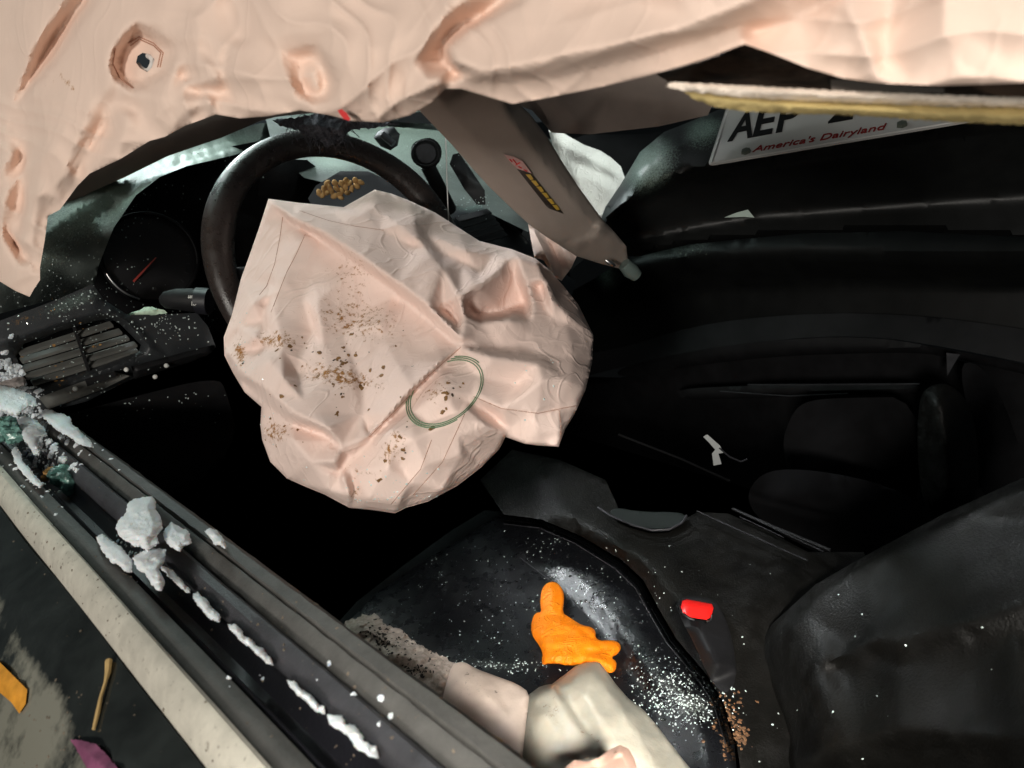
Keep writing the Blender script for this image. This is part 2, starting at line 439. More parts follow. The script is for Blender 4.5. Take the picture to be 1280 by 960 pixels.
# ================================================================== THE SETTING
bm = bmesh.new(); bmesh.ops.create_grid(bm, x_segments=2, y_segments=2, size=30)
tag(bm_obj('ground', bm, M['asphalt'], None, False), kind='structure')
bm = bmesh.new()
for vs in (((.16, -.4, -.98), (1.62, -.4, -.98), (1.62, 1.5, -.98), (.16, 1.5, -.98)),      # floor pan
           ((.16, 1.5, -.98), (1.62, 1.5, -.98), (1.62, 1.5, -.30), (.16, 1.5, -.30)),        # bulkhead
           ((.16, -.7, -.98), (.16, -.4, -.98), (1.62, -.4, -.98), (1.62, -.7, -.98))):
    bm.faces.new([bm.verts.new(CAM + Vector(v)) for v in vs])
r_ = bmesh.ops.solidify(bm, geom=bm.faces[:], thickness=.01)
tag(bm_obj('car_floor', bm, M['void'], None, False), kind='structure')

# ================================================================== DRIVER DOOR (window ledge in the foreground)
door = empty('driver_door', CAM + Vector((.10, .55, -.45)), 'battered driver door ledge crossing the lower left corner, pale moulding and broken glass channel under snow', 'car door')
Y0, Y1, NY = -.25, 1.32, 150
def strip(name, prof, mt, amp=.0015, seed=0, attrs=False, fr=6, jag=0):
    vs = []; fs = []; n = len(prof)
    for i in range(NY + 1):
        y = Y0 + (Y1 - Y0) * i / NY
        for k, (x, z) in enumerate(prof):
            wob = noise.noise(Vector((k * .7 + seed, y * fr, 3))) * amp
            jg = jag * noise.fractal(Vector((k * 5 + seed, y * 60, 1)), .8, 2, 3) if k > 0 else 0
            vs.append(CAM + Vector((x + wob * .6 + jg, y, z + wob + jg * .4 - .012 * max(0, y - .7) ** 2)))
    for i in range(NY):
        for k in range(n):
            a = i * n + k; b = i * n + (k + 1) % n
            fs.append((a, b, b + n, a + n))
    fs.append(tuple(range(n))[::-1]); fs.append(tuple(NY * n + k for k in range(n)))
    me = bpy.data.meshes.new(name); me.from_pydata(vs, [], fs); me.update()
    bmm = bmesh.new(); bmm.from_mesh(me); bmesh.ops.recalc_face_normals(bmm, faces=bmm.faces); bmm.to_mesh(me); bmm.free()
    me.polygons.foreach_set('use_smooth', [True] * len(me.polygons)); me.set_sharp_from_angle(angle=math.radians(38))
    if attrs:
        A = me.attributes.new('dirt_gleam', 'FLOAT', 'POINT')
        val = [attrs(me.vertices[i].co - CAM) for i in range(len(me.vertices))]; A.data.foreach_set('value', val)
    return link(name, me, mt, door)
def dirt_reflections(c):  # pale patches: scene reflections and dirt film painted into the colour
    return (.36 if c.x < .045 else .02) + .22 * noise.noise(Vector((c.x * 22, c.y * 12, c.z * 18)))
parts_door = [
 strip('outer_skin', [(-.10, -.62), (-.06, -.50), (-.03, -.435), (.005, -.385), (.035, -.350), (.055, -.333), (.0775, -.326), (.078, -.340), (.03, -.42), (-.05, -.62)], M['paint'], .003, 1, dirt_reflections),
 strip('moulding_strip', [(.0785, -.340), (.0790, -.322), (.0825, -.3125), (.0870, -.3065), (.0905, -.3035), (.094, -.3030), (.0965, -.3045), (.0975, -.3095), (.094, -.335)], M['beige'], .0012, 2, lambda c: .18),
 strip('outer_seal', [(.0975, -.335), (.0980, -.3080), (.1030, -.3050), (.1080, -.3055), (.1130, -.3075), (.1140, -.3120), (.113, -.335)], M['grey'], .0010, 3, lambda c: .12),
 strip('glass_seal', [(.1145, -.345), (.1150, -.3150), (.1175, -.3120), (.1195, -.3160), (.1200, -.345)], M['rubber'], .0016, 4),
 strip('glass_channel', [(.117, -.42), (.121, -.330), (.128, -.336), (.134, -.336), (.139, -.330), (.141, -.320), (.143, -.42)], M['rubber'], .0008, 5),
 strip('inner_seal', [(.1415, -.345), (.1425, -.3130), (.1470, -.3070), (.1530, -.3050), (.1560, -.3075), (.1570, -.345)], M['greyd'], .0010, 6, lambda c: .10),
 strip('inner_trim_cap', [(.1575, -.350), (.1590, -.3105), (.1650, -.3035), (.1690, -.3022), (.1700, -.3055), (.1710, -.3055), (.1722, -.3008), (.1810, -.3015), (.1870, -.3080), (.1890, -.325), (.1880, -.40), (.165, -.40)], M['grey'], .0005, 7, lambda c: .26 if c.x > .183 else .06, 9, .0007),
 strip('inner_panel', [(.176, -.402), (.192, -.402), (.200, -.70), (.19, -.96), (.165, -.96)], M['void'], .002, 8)]
door_tree = bvh(parts_door)

# ================================================================== DASHBOARD
dash = empty('dashboard', CAM + Vector((.6, 1.25, -.35)), 'dark dashboard with frosted green-lit top pad, round dial and slatted vent behind the steering wheel', 'dashboard')
# depth of the pad: rolls away at its top edge
pad_base = plane3((0, 380, .88), (300, 190, 1.30), (130, 330, 1.06))
relief('top_pad',
    [(-60, 335, -13), (20, 278, -13), (65, 262, -13), (112, 232, -13), (157, 212, -13), (210, 188, -12), (277, 166, -11), (326, 154, -10), (380, 152, -9),
     (380, 192, 0), (330, 188, 1), (300, 192, 1.5), (262, 201, 2), (232, 208, 2), (200, 221, 2), (170, 244, 2), (142, 285, 2), (124, 330, 1), (114, 372, 0), (60, 376, 0), (0, 392, 0), (-60, 410, 0)],
    [[(-40, 372, -4), (30, 335, -4.5), (90, 300, -5), (135, 262, -5), (180, 227, -4), (230, 205, -3), (290, 187, -2.5), (350, 181, -2)],
     [(-50, 358, -7), (30, 308, -8), (85, 268, -8), (130, 240, -7.5), (180, 213, -7), (230, 195, -6.5), (290, 177, -6), (350, 166, -6)]],
    pad_base, M['pad'], dash, 4.5, 10, .02, soft=((9, .25, 3),),
    attrs={'frost_gleam': [(130, 250, 120, 40, -32, .78), (250, 190, 90, 22, -14, .85), (40, 320, 70, 50, -30, .62)], 'dirt_gleam': [(150, 235, 60, 16, -30, .22), (110, 260, 40, 14, -35, .2)]})  # pale patches hold both frost and cool windscreen light as colour
relief('rear_pad',
    [(330, 140), (420, 138), (470, 146), (540, 136), (620, 150), (690, 175), (700, 230), (660, 290), (615, 268), (560, 255), (500, 240), (420, 232), (380, 222), (360, 205), (340, 180)],
    [[(430, 150, -9), (540, 148, -9), (600, 165, -9)], [(400, 206, 1), (470, 204, 0), (560, 200, 0), (640, 215, 1)]],
    plane3((380, 210, 1.30), (600, 240, 1.42), (480, 150, 1.62)), M['pad'], dash, 8, 3, .02, soft=((8, .4, 5),),
    attrs={'frost_gleam': [(470, 170, 160, 70, 10, .62), (420, 200, 50, 20, 0, .8)], 'dirt_gleam': []})  # frost and the windscreen-lit area painted pale
relief('cluster_recess', [(90, 385), (105, 310), (140, 240), (200, 200), (330, 175), (420, 195), (520, 240), (540, 330), (330, 430), (200, 400)], [],
    pl(y=1.30), M['void'], dash, 14, 1, .02)
relief('cluster_hood', [(322, 246, -3), (326, 222, -1), (340, 207, 0), (362, 199, 1), (384, 200, 1), (400, 212, 0), (408, 232, -2), (400, 250, -3), (360, 262, -3)],
    [[(365, 225, 3)]], pl(y=1.22), M['void'], dash, 6, 3, .03)
relief('storage_tray', [(385, 248), (395, 232), (425, 214), (460, 214), (500, 232), (520, 262), (470, 280), (400, 276)], [[(440, 244, -1)]],
    plane3((400, 260, 1.14), (500, 260, 1.2), (440, 215, 1.25)), M['void'], dash, 8, 2, .01)
# gauge
g_c = at(188, 322, 1.10); g_n = (CAM - g_c).normalized().lerp(Vector((0, -1, .35)).normalized(), .6).normalized()
gu = g_n.cross(Vector((0, 0, 1))).normalized(); gv = gu.cross(g_n)
def ring(name, r, tr, mt, a0=0, a1=360, off=0, par=dash, rad=None):
    n = 64; pts = [g_c + g_n * off + gu * math.cos(math.radians(a0 + (a1 - a0) * i / n)) * r + gv * math.sin(math.radians(a0 + (a1 - a0) * i / n)) * r for i in range(n + (0 if a1 - a0 >= 360 else 1))]
    return tube(name, pts, tr, mt, par, 8, closed=(a1 - a0 >= 360))
bm = bmesh.new(); bmesh.ops.create_cone(bm, cap_ends=True, segments=64, radius1=.062, radius2=.062, depth=.004)
for v in bm.verts: v.co = g_c + gu * v.co.x + gv * v.co.y + g_n * (v.co.z - .012)
gauge = bm_obj('gauge', bm, M['dial'], dash, False)
ring('gauge_ring', .063, .003, M['void'], par=gauge)
ring('gauge_ring', .0625, .0007, M['greyd'], 100, 200, .003, gauge); ring('gauge_ring', .0625, .0014, M['chrome'], 300, 350, .003, gauge)
tube('needle', [at(167, 352, 1.095), at(195, 322, 1.095)], .0018, mat('needle_red', (.30, .03, .02), .4), gauge, 6, taper=[1, .5])
for a_ in range(20, 350, 15):
    if a_ > 230 and a_ < 300: continue
    ca, sa = math.cos(math.radians(a_)), math.sin(math.radians(a_)); p_ = g_c + g_n * -.0095
    tube('dial_mark', [p_ + (gu * ca + gv * sa) * .050, p_ + (gu * ca + gv * sa) * .056], .0004, M['greyd'], gauge, 4)
# lower panel with vent
pan = pl(y=1.04)
hole = [(20, 445, -1.5), (30, 430, -1.5), (75, 414, -1.5), (120, 401, -1.5), (138, 398, -1.5), (150, 405, -1.5), (176, 431, -1.5), (174, 438, -1.5), (110, 462, -1.5), (50, 482, -1.5), (34, 484, -1.5)]
relief('vent_panel', [(-40, 415, 0), (5, 399, 0), (65, 377, 0), (116, 355, 0), (130, 375, 0), (160, 394, 0), (205, 393, 0), (246, 391, 0), (260, 408, 0), (270, 434, 0), (260, 444, -1),
     (214, 459, -1), (162, 475, -1), (108, 502, -1), (54, 516, -1), (0, 520, -1), (-40, 520, -1)],
    [[(10, 428, .8), (70, 407, .8), (120, 393, .9), (140, 391, .9), (158, 401, .9), (186, 432, .8), (182, 442, .6), (110, 470, .4), (50, 492, .4)],
     [(160, 396, .1), (190, 425, .1), (214, 452, .1)], [(200, 396, -.1), (214, 430, .1)]],
    pan, M['panel'], dash, 4.5, 1, .012, holes=[hole],
    attrs={'dirt_gleam': [(30, 400, 60, 10, -20, .25), (40, 440, 40, 30, -20, .22), (100, 470, 50, 20, -20, .2)], 'frost_gleam': [(90, 378, 60, 14, -20, .55), (200, 400, 50, 20, 0, .25)]})
relief('vent_recess', [(14, 440), (120, 394), (184, 432), (40, 492)], [], pl(y=1.085), M['void'], dash, 20, 0, .01)
for a_, b_ in (((24, 442), (140, 405)), ((26, 451), (151, 414)), ((29, 461), (160, 422)), ((32, 471), (170, 430)), ((40, 479), (172, 438))):
    s_ = box_between('slat', at(a_[0], a_[1], pl(y=1.058)(*a_)), at(b_[0], b_[1], pl(y=1.058)(*b_)), .011, .0042, (0, -.35, .94), M['slat'], dash)
box_between('vent_divider', at(92, 407, pl(y=1.05)(92, 407)), at(112, 466, pl(y=1.05)(112, 466)), .004, .003, (0, -1, 0), M['black'], dash)
relief('switch_row', [(48, 497, .6), (100, 478, .6), (142, 464, .6), (162, 470, .6), (130, 486, .3), (60, 512, .3)], [[(70, 497, 1.1), (120, 478, 1.1)]], pan, M['slat'], dash, 4, 1, .01)
relief('switch', [(106, 474), (143, 464), (146, 471), (109, 483)], [], pl(y=1.020), M['black'], dash, 4, 0, .008)
relief('coin_slot_trim', [(164, 458, 1), (262, 432, 1), (266, 440, 1), (240, 452, .6), (168, 474, .5)], [[(170, 464, 1.8), (262, 438, 1.6)]], pan, M['black'], dash, 4, 1, .01)
relief('knee_panel', [(40, 530), (162, 497, 1), (271, 470, 1), (284, 490, 1), (300, 560, -5), (200, 640, -8), (100, 600, -5)],
    [[(176, 530, 0), (284, 496, 0)], [(150, 560, -4), (290, 520, -3)]], pl(y=1.06), M['black'], dash, 8, 2, .02, soft=((10, .4, 2),), round_out=2)
for c_ in ((158, 462), (208, 457), (194, 471), (94, 486)):
    q = at(c_[0], c_[1], pl(y=1.02)(*c_)); bm = bmesh.new(); bmesh.ops.create_icosphere(bm, subdivisions=2, radius=.0032, matrix=Matrix.Translation(q))
    bm_obj('clip_head', bm, M['white'], dash)
# centre of the dash
relief('centre_vent_panel', [(556, 252, -4), (560, 245, -5), (598, 238, -5), (622, 262, -2), (650, 290, 0), (690, 330, 0), (720, 352, 0), (700, 420, -2), (600, 330, -1), (566, 275, 0)],
    [[(564, 272, .5), (606, 262, .5), (626, 290, 0)]], plane3((570, 270, 1.30), (640, 290, 1.36), (650, 380, 1.25)), M['panel'], dash, 6, 1, .02,
    attrs={'frost_gleam': [(585, 254, 40, 14, 0, .75)], 'dirt_gleam': []})
for k in range(5):
    a_ = (571 + k * 5, 275 + k * 7, 1.27); b_ = (612 + k * 5, 264 + k * 7, 1.30)
    box_between('slat', at(*a_), at(*b_), .016, .003, (0, -.4, .9), M['black'], dash)
relief('centre_trim', [(562, 205), (566, 193), (574, 191), (592, 217), (606, 238), (607, 256), (596, 256), (580, 236)], [[(584, 222, 1.5)]], const(1.28), M['black'], dash, 5, 1, .02)
relief('passenger_dash_pad', [(690, 180, 0), (735, 168, 0), (800, 168, 0), (850, 160, 0), (850, 200, 2), (790, 240, 4), (770, 290, 4), (700, 350, 2), (650, 300, 0)],
    [[(740, 178, 1), (800, 180, 2)]], const(1.95), M['black'], dash, 8, 2, .05, soft=((6, 1, 4),))
cowl = relief('windscreen_cowl', [(395, 148), (420, 142), (600, 138), (640, 150), (640, 162), (560, 156), (480, 152), (420, 156)], [],
    plane3((250, 190, 1.40), (600, 150, 1.75), (420, 140, 1.6)), M['void'], dash, 10, 1, .02)

# ================================================================== STALK AND WHEEL
wheel = empty('steering_wheel', CAM + Vector((.5, .86, -.22)), 'dark leather steering wheel half hidden behind the burst airbag', 'steering wheel')
wc = at(440, 331, 1.0) ; wn = Vector((.02, -.90, .43)).normalized(); wu = wn.cross(Vector((0, 0, 1))).normalized(); wv = wu.cross(wn)
def wheel_pt(a, r, o=0): return wc + wn * o + wu * math.cos(a) * r + wv * math.sin(a) * r
WR = .170
bm = bmesh.new(); n1, n2 = 128, 20; vs = []
for i in range(n1):
    a = 2 * math.pi * i / n1; rw = [];
    grip = 1 + .10 * math.exp(-((math.degrees(a) % 360 - 150) / 18) ** 2) + .10 * math.exp(-((math.degrees(a) % 360 - 30) / 18) ** 2)
    for k in range(n2):
        b = 2 * math.pi * k / n2
        rw.append(bm.verts.new(wheel_pt(a, WR + math.cos(b) * .0175 * grip, math.sin(b) * .0145 * grip)))
    vs.append(rw)
for i in range(n1):
    for k in range(n2): bm.faces.new((vs[i][k], vs[(i + 1) % n1][k], vs[(i + 1) % n1][(k + 1) % n2], vs[i][(k + 1) % n2]))
bmesh.ops.recalc_face_normals(bm, faces=bm.faces)
rim = bm_obj('rim', bm, M['wheel'], wheel)
tube('rim_seam', [wheel_pt(2 * math.pi * i / 96, WR - .0172, 0.001) for i in range(96)], .0008, M['black'], rim, 5, closed=True)
for a in (8, 172, 262):
    a = math.radians(a)
    tube('spoke', [wheel_pt(a, WR - .008, -.004), wheel_pt(a, WR * .7, -.018), wheel_pt(a, WR * .35, -.03)], .016, M['black'], wheel, 10, taper=[.8, 1, 1.5])
bm = bmesh.new(); bmesh.ops.create_cone(bm, cap_ends=True, segments=40, radius1=.075, radius2=.06, depth=.05)
for v in bm.verts: v.co = wc + wu * v.co.x + wv * v.co.y * .9 + wn * (v.co.z - .03)
bm_obj('hub', bm, M['black'], wheel)
tube('column', [wheel_pt(0, 0, -.05), wheel_pt(0, 0, -.30)], .045, M['void'], wheel, 16)
stalk = empty('light_stalk', at(225, 375, 1.02), 'black light switch stalk with white symbols left of the wheel rim', 'control stalk')
tube('stem', [at(256, 376, 1.0), at(238, 375, 1.0), at(222, 374, 1.0), at(207, 375, 1.0), at(201, 375, 1.0)], .0145, M['black'], stalk, 20, taper=[1.0, 1.05, .95, .78, .4])
tube('collar', [at(262, 377, 1.0), at(250, 376, 1.0), at(247, 376, 1.0)], .0175, M['rubber'], stalk, 20)
for pts in ([(235, 372), (245, 370)], [(236, 369), (236, 373)], [(238, 369), (238, 373)], [(240, 369), (240, 373)], [(249, 371), (254, 371)],
            [(240, 377), (240, 382)], [(242, 377), (242, 382)], [(243, 377), (246, 379.5), (243, 382)]):
    tube('white_symbol', [at(p[0], p[1], .984) for p in pts], .0006, M['white'], stalk, 5)
lf = relief('pale_scrap', [(158, 393), (166, 390), (174, 388), (180, 384), (190, 383), (198, 386), (206, 388), (209, 391), (192, 394), (172, 396)], [[(168, 391, .4), (195, 387, .6)]],
    const(1.0), mat('pale_green_scrap', (.42, .55, .42), .6, vary=.2, vscale=200), None, 2.5, 1, .002, soft=((60, .3, 1),), jag=.5)
tag(lf, 'pale green torn scrap lying under the light stalk', 'scrap')

# phone mount on the dash
pm = empty('phone_mount', at(540, 250, 1.22), 'black square phone mount with ridged ring standing on the dash beside the beige pillar', 'phone mount')
relief('mount_head', [(513, 187), (517, 178), (528, 173), (540, 172), (550, 180), (553, 192), (548, 206), (536, 212), (524, 209), (515, 200)], [], const(1.20), M['black'], pm, 4, 1, .02, round_out=1)
relief('mount_plate', [(519, 188), (523, 181), (536, 179), (544, 185), (545, 197), (536, 205), (524, 202)], [], const(1.192), M['greyd'], pm, 4, 1, .006, round_out=1)
tube('mount_ring', [at(532 + 17 * math.cos(t * .3142), 192 + 16 * math.sin(t * .3142), 1.193) for t in range(20)], .0022, M['black'], pm, 6, closed=True)
tube('mount_arm', [at(535, 208, 1.215), at(545, 228, 1.23), at(556, 250, 1.25), at(562, 262, 1.27)], .012, M['black'], pm, 12)
kb = empty('dash_knob', at(480, 190, 1.3), 'small black knob clamp on the pale dash top beyond the wheel rim', 'clamp')
relief('knob_body', [(467, 172), (472, 165), (480, 160), (492, 158), (500, 168), (497, 182), (488, 188), (476, 183)], [[(484, 171, 2)]], const(1.3), M['black'], kb, 4, 1, .02)
tube('knob_screw', [at(478, 168, 1.27), at(492, 180, 1.27)], .006, M['greyd'], kb, 10)
wr_ = tube('hanging_wire', [at(557, 170, .96), at(558, 200, .97), at(559, 235, .985), at(561, 282, 1.0)], .0008, M['chrome'], None, 6)
tag(wr_, 'thin bright wire hanging straight down past the wheel rim', 'wire')

# brown pellets in the tray
pr = random.Random(3); pel = None
spots = [(399, 241), (405, 236), (403, 244), (409, 241), (412, 234), (415, 240), (419, 229), (421, 236), (424, 243), (427, 230), (428, 238), (432, 234), (434, 241), (437, 229), (440, 236), (444, 226), (446, 233), (451, 228), (418, 245), (426, 247), (409, 229), (433, 226)]
for i, (x, y) in enumerate(spots):
    bm = blob_bm([((0, 0, 0), (.0058, .0045, .0032))], i, .22, 200, 2)
    me = bpy.data.meshes.new('pellet'); bm.to_mesh(me); bm.free(); me.polygons.foreach_set('use_smooth', [True] * len(me.polygons))
    o = link('food_pellet', me, M['pellet']); o.location = at(x, y, 1.12); o.rotation_euler = (pr.random() * 3, pr.random() * 3, pr.random() * 3)
    tag(o, 'small brown pellet heaped behind the wheel rim above the airbag', 'pellet', 'brown pellets heaped behind the steering wheel')
# black fuzzy torn scrap on top of the rim
bm = bmesh.new()
fz = empty('torn_felt', at(400, 160, .93), 'ragged black felt scrap snagged on top of the steering wheel rim', 'felt scrap')
relief('felt', [(340, 150), (372, 146), (400, 140), (430, 143), (470, 150), (500, 155), (470, 160), (440, 162), (432, 170), (420, 178), (408, 184), (400, 176), (385, 172), (372, 162), (350, 158)],
    [[(380, 155, 1), (420, 160, 1.5)]], const(.93), M['fuzz'], fz, 3, 1, .012, soft=((60, .8, 1), (180, .5, 2)), jag=1.6)
vs, fs = [], []
for i in range(150):
    x = pr.uniform(360, 440); y = pr.uniform(145, 176); p0 = at(x, y, .925); d_ = Vector((pr.uniform(-1, 1), pr.uniform(-.3, .3), pr.uniform(-1, .6))).normalized()
    v_, f_ = tube('x', [p0, p0 + d_ * .006 + Vector((0, 0, -.001)), p0 + d_ * .012 + Vector((0, 0, -.004))], .00035, None, seg=3, build=False)
    s = len(vs); vs += v_; fs += [tuple(q + s for q in f) for f in f_]
me = bpy.data.meshes.new('felt_fibres'); me.from_pydata(vs, [], fs); me.update(); o = link('felt_fibres', me, M['fuzz'], fz); o['kind'] = 'stuff'

# ================================================================== DRIVER AIRBAG
def C(l, dx=260, dy=220, s=2.183): return [(dx + p[0] / s, dy + p[1] / s, *p[2:]) for p in l]
ab_base = plane3((330, 260, .86), (740, 430, .80), (470, 630, .70))
ol = C([(165, 62, .5), (240, 72, 0), (370, 85, -1), (455, 37, -2), (500, 48, -2), (545, 65, -2), (620, 100, -2), (740, 177, -2), (830, 200, -2), (895, 226, -1), (930, 255, -2), (970, 300, -2), (1010, 350, -2),
        (1052, 435, -2), (1048, 510, -2), (1030, 585, -1), (1000, 650, -1), (975, 690, -1), (957, 739, 0), (900, 735, 0), (865, 731, 0), (812, 712, -.5), (795, 745, -2), (745, 795, -3), (680, 845, -3), (600, 888, -3),
        (540, 905, -3), (510, 920, -3), (440, 910, -3), (385, 905, -3), (320, 870, -3), (260, 845, -3), (215, 825, -3), (170, 780, -3), (148, 720, -3), (143, 680, -2), (146, 630, -1), (100, 590, -2), (70, 540, -3),
        (45, 490, -3), (43, 440, -3), (65, 380, -2.5), (90, 280, -2), (110, 225, -1.5), (140, 140, -.5)])
ln = [C(l) for l in [
    # big overlapping fold from the top-left corner to the middle
    [(172, 72, 1), (235, 118, 2.6), (310, 150, 3.4), (420, 222, 4.3), (520, 292, 5), (600, 352, 5.2), (690, 440, 4.6)],
    [(204, 108, .4), (232, 132, .7), (305, 172, 1.2), (410, 246, 2.0), (512, 318, 2.4), (590, 382, 2.6), (672, 458, 3.2)],
    # upper sheet valleys / ridges
    [(250, 92, 1.6), (370, 128, 1.8), (470, 148, 2.2), (560, 190, 2.4), (640, 212, 1.6), (740, 260, 1.8)],
    [(450, 80, 1.2), (520, 130, 2.6), (575, 175, 3.2), (640, 250, 4.2), (690, 330, 5.2)],
    [(690, 330, 5.2), (735, 300, 4.8), (790, 262, 3.6), (820, 235, 2.6)],
    [(815, 225, 2.8), (838, 280, .8), (862, 346, -1.0)],
    [(862, 346, -1.0), (800, 368, -.6), (735, 378, .4), (715, 360, 1.2)],
    [(842, 216, 3.2), (868, 290, 2.6), (886, 350, 2.2), (880, 398, 2.2), (820, 392, 3.4), (745, 400, 3.4), (700, 380, 4.2)],
    [(640, 345, 3.6), (655, 375, 2.0), (680, 398, 2.6)],
    [(720, 448, 3.6), (790, 470, 2.6), (850, 462, 2.2), (875, 430, 2.2)],
    [(900, 235, 2.8), (935, 330, 3.2), (990, 390, 1.6)], [(905, 300, 1.2), (925, 360, 1.6), (945, 392, 1.4)],
    [(955, 350, 2.2), (975, 400, 1.2)],
    # right part
    [(700, 470, 4.4), (780, 495, 4.6), (900, 512, 3.4), (985, 560, 2.4), (1022, 582, .6)],
    [(690, 462, 3.6), (850, 480, 2.6), (1000, 500, .8)],
    [(720, 600, 3.6), (800, 632, 3.0), (900, 645, 2.2), (1008, 625, 0)],
    [(710, 612, 3.2), (770, 655, 1.2), (822, 694, .4)], [(700, 630, 3.8), (760, 680, 3), (808, 712, .6)],
    [(740, 545, 3.6), (840, 570, 2.4), (910, 556, 3.8)],
    [(958, 640, 1.6), (962, 700, .8)],
    # seam fold down from the centre to the lower left
    [(690, 462, 4.4), (640, 505, 4.6), (560, 578, 4.8), (500, 645, 4.4), (432, 712, 3.4)],
    [(680, 475, 3.2), (630, 520, 3.2), (555, 595, 3.0), (500, 660, 2.8), (440, 722, 2.2)],
    [(432, 712, 3.4), (398, 762, 1.4), (388, 800, 1.4), (400, 880, -.6)],
    # lower-left shelf fold
    [(55, 480, -1), (100, 545, .8), (170, 590, 2.6), (230, 645, 3.8), (325, 690, 4.6)],
    [(90, 560, -1.8), (160, 620, .3), (225, 675, 1.3), (318, 706, 1.6), (340, 720, 1.8)],
    [(325, 690, 4.6), (262, 612, 3.8), (205, 548, 3.6), (165, 500, 2.8)],
    [(325, 690, 4.4), (365, 740, 2.8), (395, 765, 1.6)],
    [(330, 712, 2), (345, 780, 3), (385, 870, 1)], [(385, 760, 1.4), (330, 860, .2)],
    [(150, 705, -1), (230, 720, 2), (330, 720, 2)],
    # upper left panel seams
    [(204, 108, .6), (190, 200, .4), (172, 300, .2), (150, 400, .0), (140, 470, .2)],
    [(262, 160, 1.8), (222, 250, 1.0), (195, 310, 1.2), (170, 370, 1.4)],
    [(50, 470, -2.2), (120, 350, 1.0), (178, 318, 1.2)], [(120, 350, 1.0), (180, 360, 1.6), (260, 330, .8), (300, 380, 2.2), (312, 465, 2.4)],
    [(312, 465, 2.4), (380, 470, 2.2), (372, 430, 1.8), (430, 370, 1.6), (500, 335, 2.2)],
    [(380, 470, 2.2), (395, 560, 3), (420, 650, 3), (440, 700, 2.6)],
    [(595, 390, 2.6), (625, 465, 3.4), (560, 520, 3.4)], [(480, 440, 2.6), (520, 520, 3.4)],
    [(300, 200, 1.4), (280, 280, .8), (300, 340, 1.9), (290, 420, .9)], [(60, 430, -1.6), (130, 440, 1.6), (200, 470, 2.6), (245, 540, 2.0)],
    [(470, 610, 3.4), (420, 560, 2.4), (330, 540, 3.2), (250, 500, 2.0)], [(520, 340, 2.0), (470, 400, 3.0), (400, 420, 2.2)],
    [(560, 120, 1.8), (600, 160, 1.2), (700, 200, 2.6), (780, 215, 1.4)], [(330, 90, .4), (420, 105, 1.8), (500, 100, .8)],
    [(860, 600, 3.4), (900, 690, 1.6)], [(780, 690, 2.2), (700, 740, 1.6), (640, 860, .2)], [(200, 760, -.4), (280, 780, 1.8), (360, 830, .8)], [(560, 720, 4.4), (530, 800, 2.4)],
    # tether disc
    [(648, 590, 4.6)], [(560, 640, 3.6), (600, 672, 3.4), (680, 650, 3.6), (735, 590, 3.8)],
    # lower lobe
    [(500, 700, 4.2), (490, 800, 3.2), (440, 880, .6)], [(600, 700, 4), (590, 790, 3), (520, 890, .4)], [(680, 660, 4), (690, 760, 2)]]]
stain = [(450, 400, 85, 40, 10, .27), (345, 425, 42, 16, 0, .32), (425, 470, 70, 20, 10, .32), (345, 540, 26, 20, 0, .30), (545, 490, 34, 20, -30, .27), (490, 560, 20, 32, 20, .30),
         (300, 440, 14, 24, 0, .33), (460, 590, 60, 25, 0, .2), (440, 350, 50, 60, 0, .22), (445, 615, 14, 18, 0, .26), (575, 620, 60, 20, -30, .2)]
ln = [[(p[0], p[1], p[2] * 1.5) for p in l] for l in ln]
stain = [(*q[:5], q[5] * 1.12) for q in stain]
bag = empty('driver_airbag', at(500, 440, .85), 'burst peach nylon driver airbag hanging crumpled over the steering wheel', 'airbag')
bagm = relief('bag_fabric', ol, ln, ab_base, M['bag'], bag, 2.8, 2, .035, crum=((8, .75, 4, 3), (18, .32, 3, 8), (40, .07, 3, 2)), soft=(), attrs={'dirt_gleam': stain}, edge=.9, flatback=True, sharp=80)
bt = bvh([bagm])
def on_line(name, pts, r, mt, parent, tree, lift=.0008, seg=5, step=4):
    q = []
    for p in resample([tuple(p) for p in pts], step, False):
        h = hit(tree, p[0], p[1], lift)
        if h: q.append(h[0])
    if len(q) > 1: return tube(name, q, r, mt, parent, seg)
cx, cy = 557, 490
def el(rx, ry, a0, a1, ang=-38, n=30):
    a = math.radians(ang); out = []
    for i in range(n + 1):
        t = math.radians(a0 + (a1 - a0) * i / n); x = rx * math.cos(t); y = ry * math.sin(t)
        out.append((cx + x * math.cos(a) - y * math.sin(a), cy + x * math.sin(a) + y * math.cos(a)))
    return out
for k, (s, a0, a1) in enumerate(((1, -60, 232), (1.06, -55, 225), (1.11, -50, -5), (1.11, 100, 215))):
    on_line('tether_stitching', el(50 * s, 33 * s, a0, a1), .00050, M['stitch'], bag, bt)
for l in ([(204, 112), (196, 170), (182, 240), (160, 300), (140, 325)], [(265, 160), (240, 215), (215, 262), (192, 320), (172, 372)], [(250, 95), (330, 122), (400, 137), (480, 148)],
          [(725, 602), (800, 634), (900, 648), (1008, 626)], [(958, 640), (963, 680), (960, 728)], [(690, 467), (600, 546), (520, 630), (440, 712)], [(560, 870), (640, 780), (700, 650)], [(500, 895), (580, 800), (610, 720)]):
    on_line('seam', [p[:2] for p in C(l)], .00035, M['seam'], bag, bt, .0001)
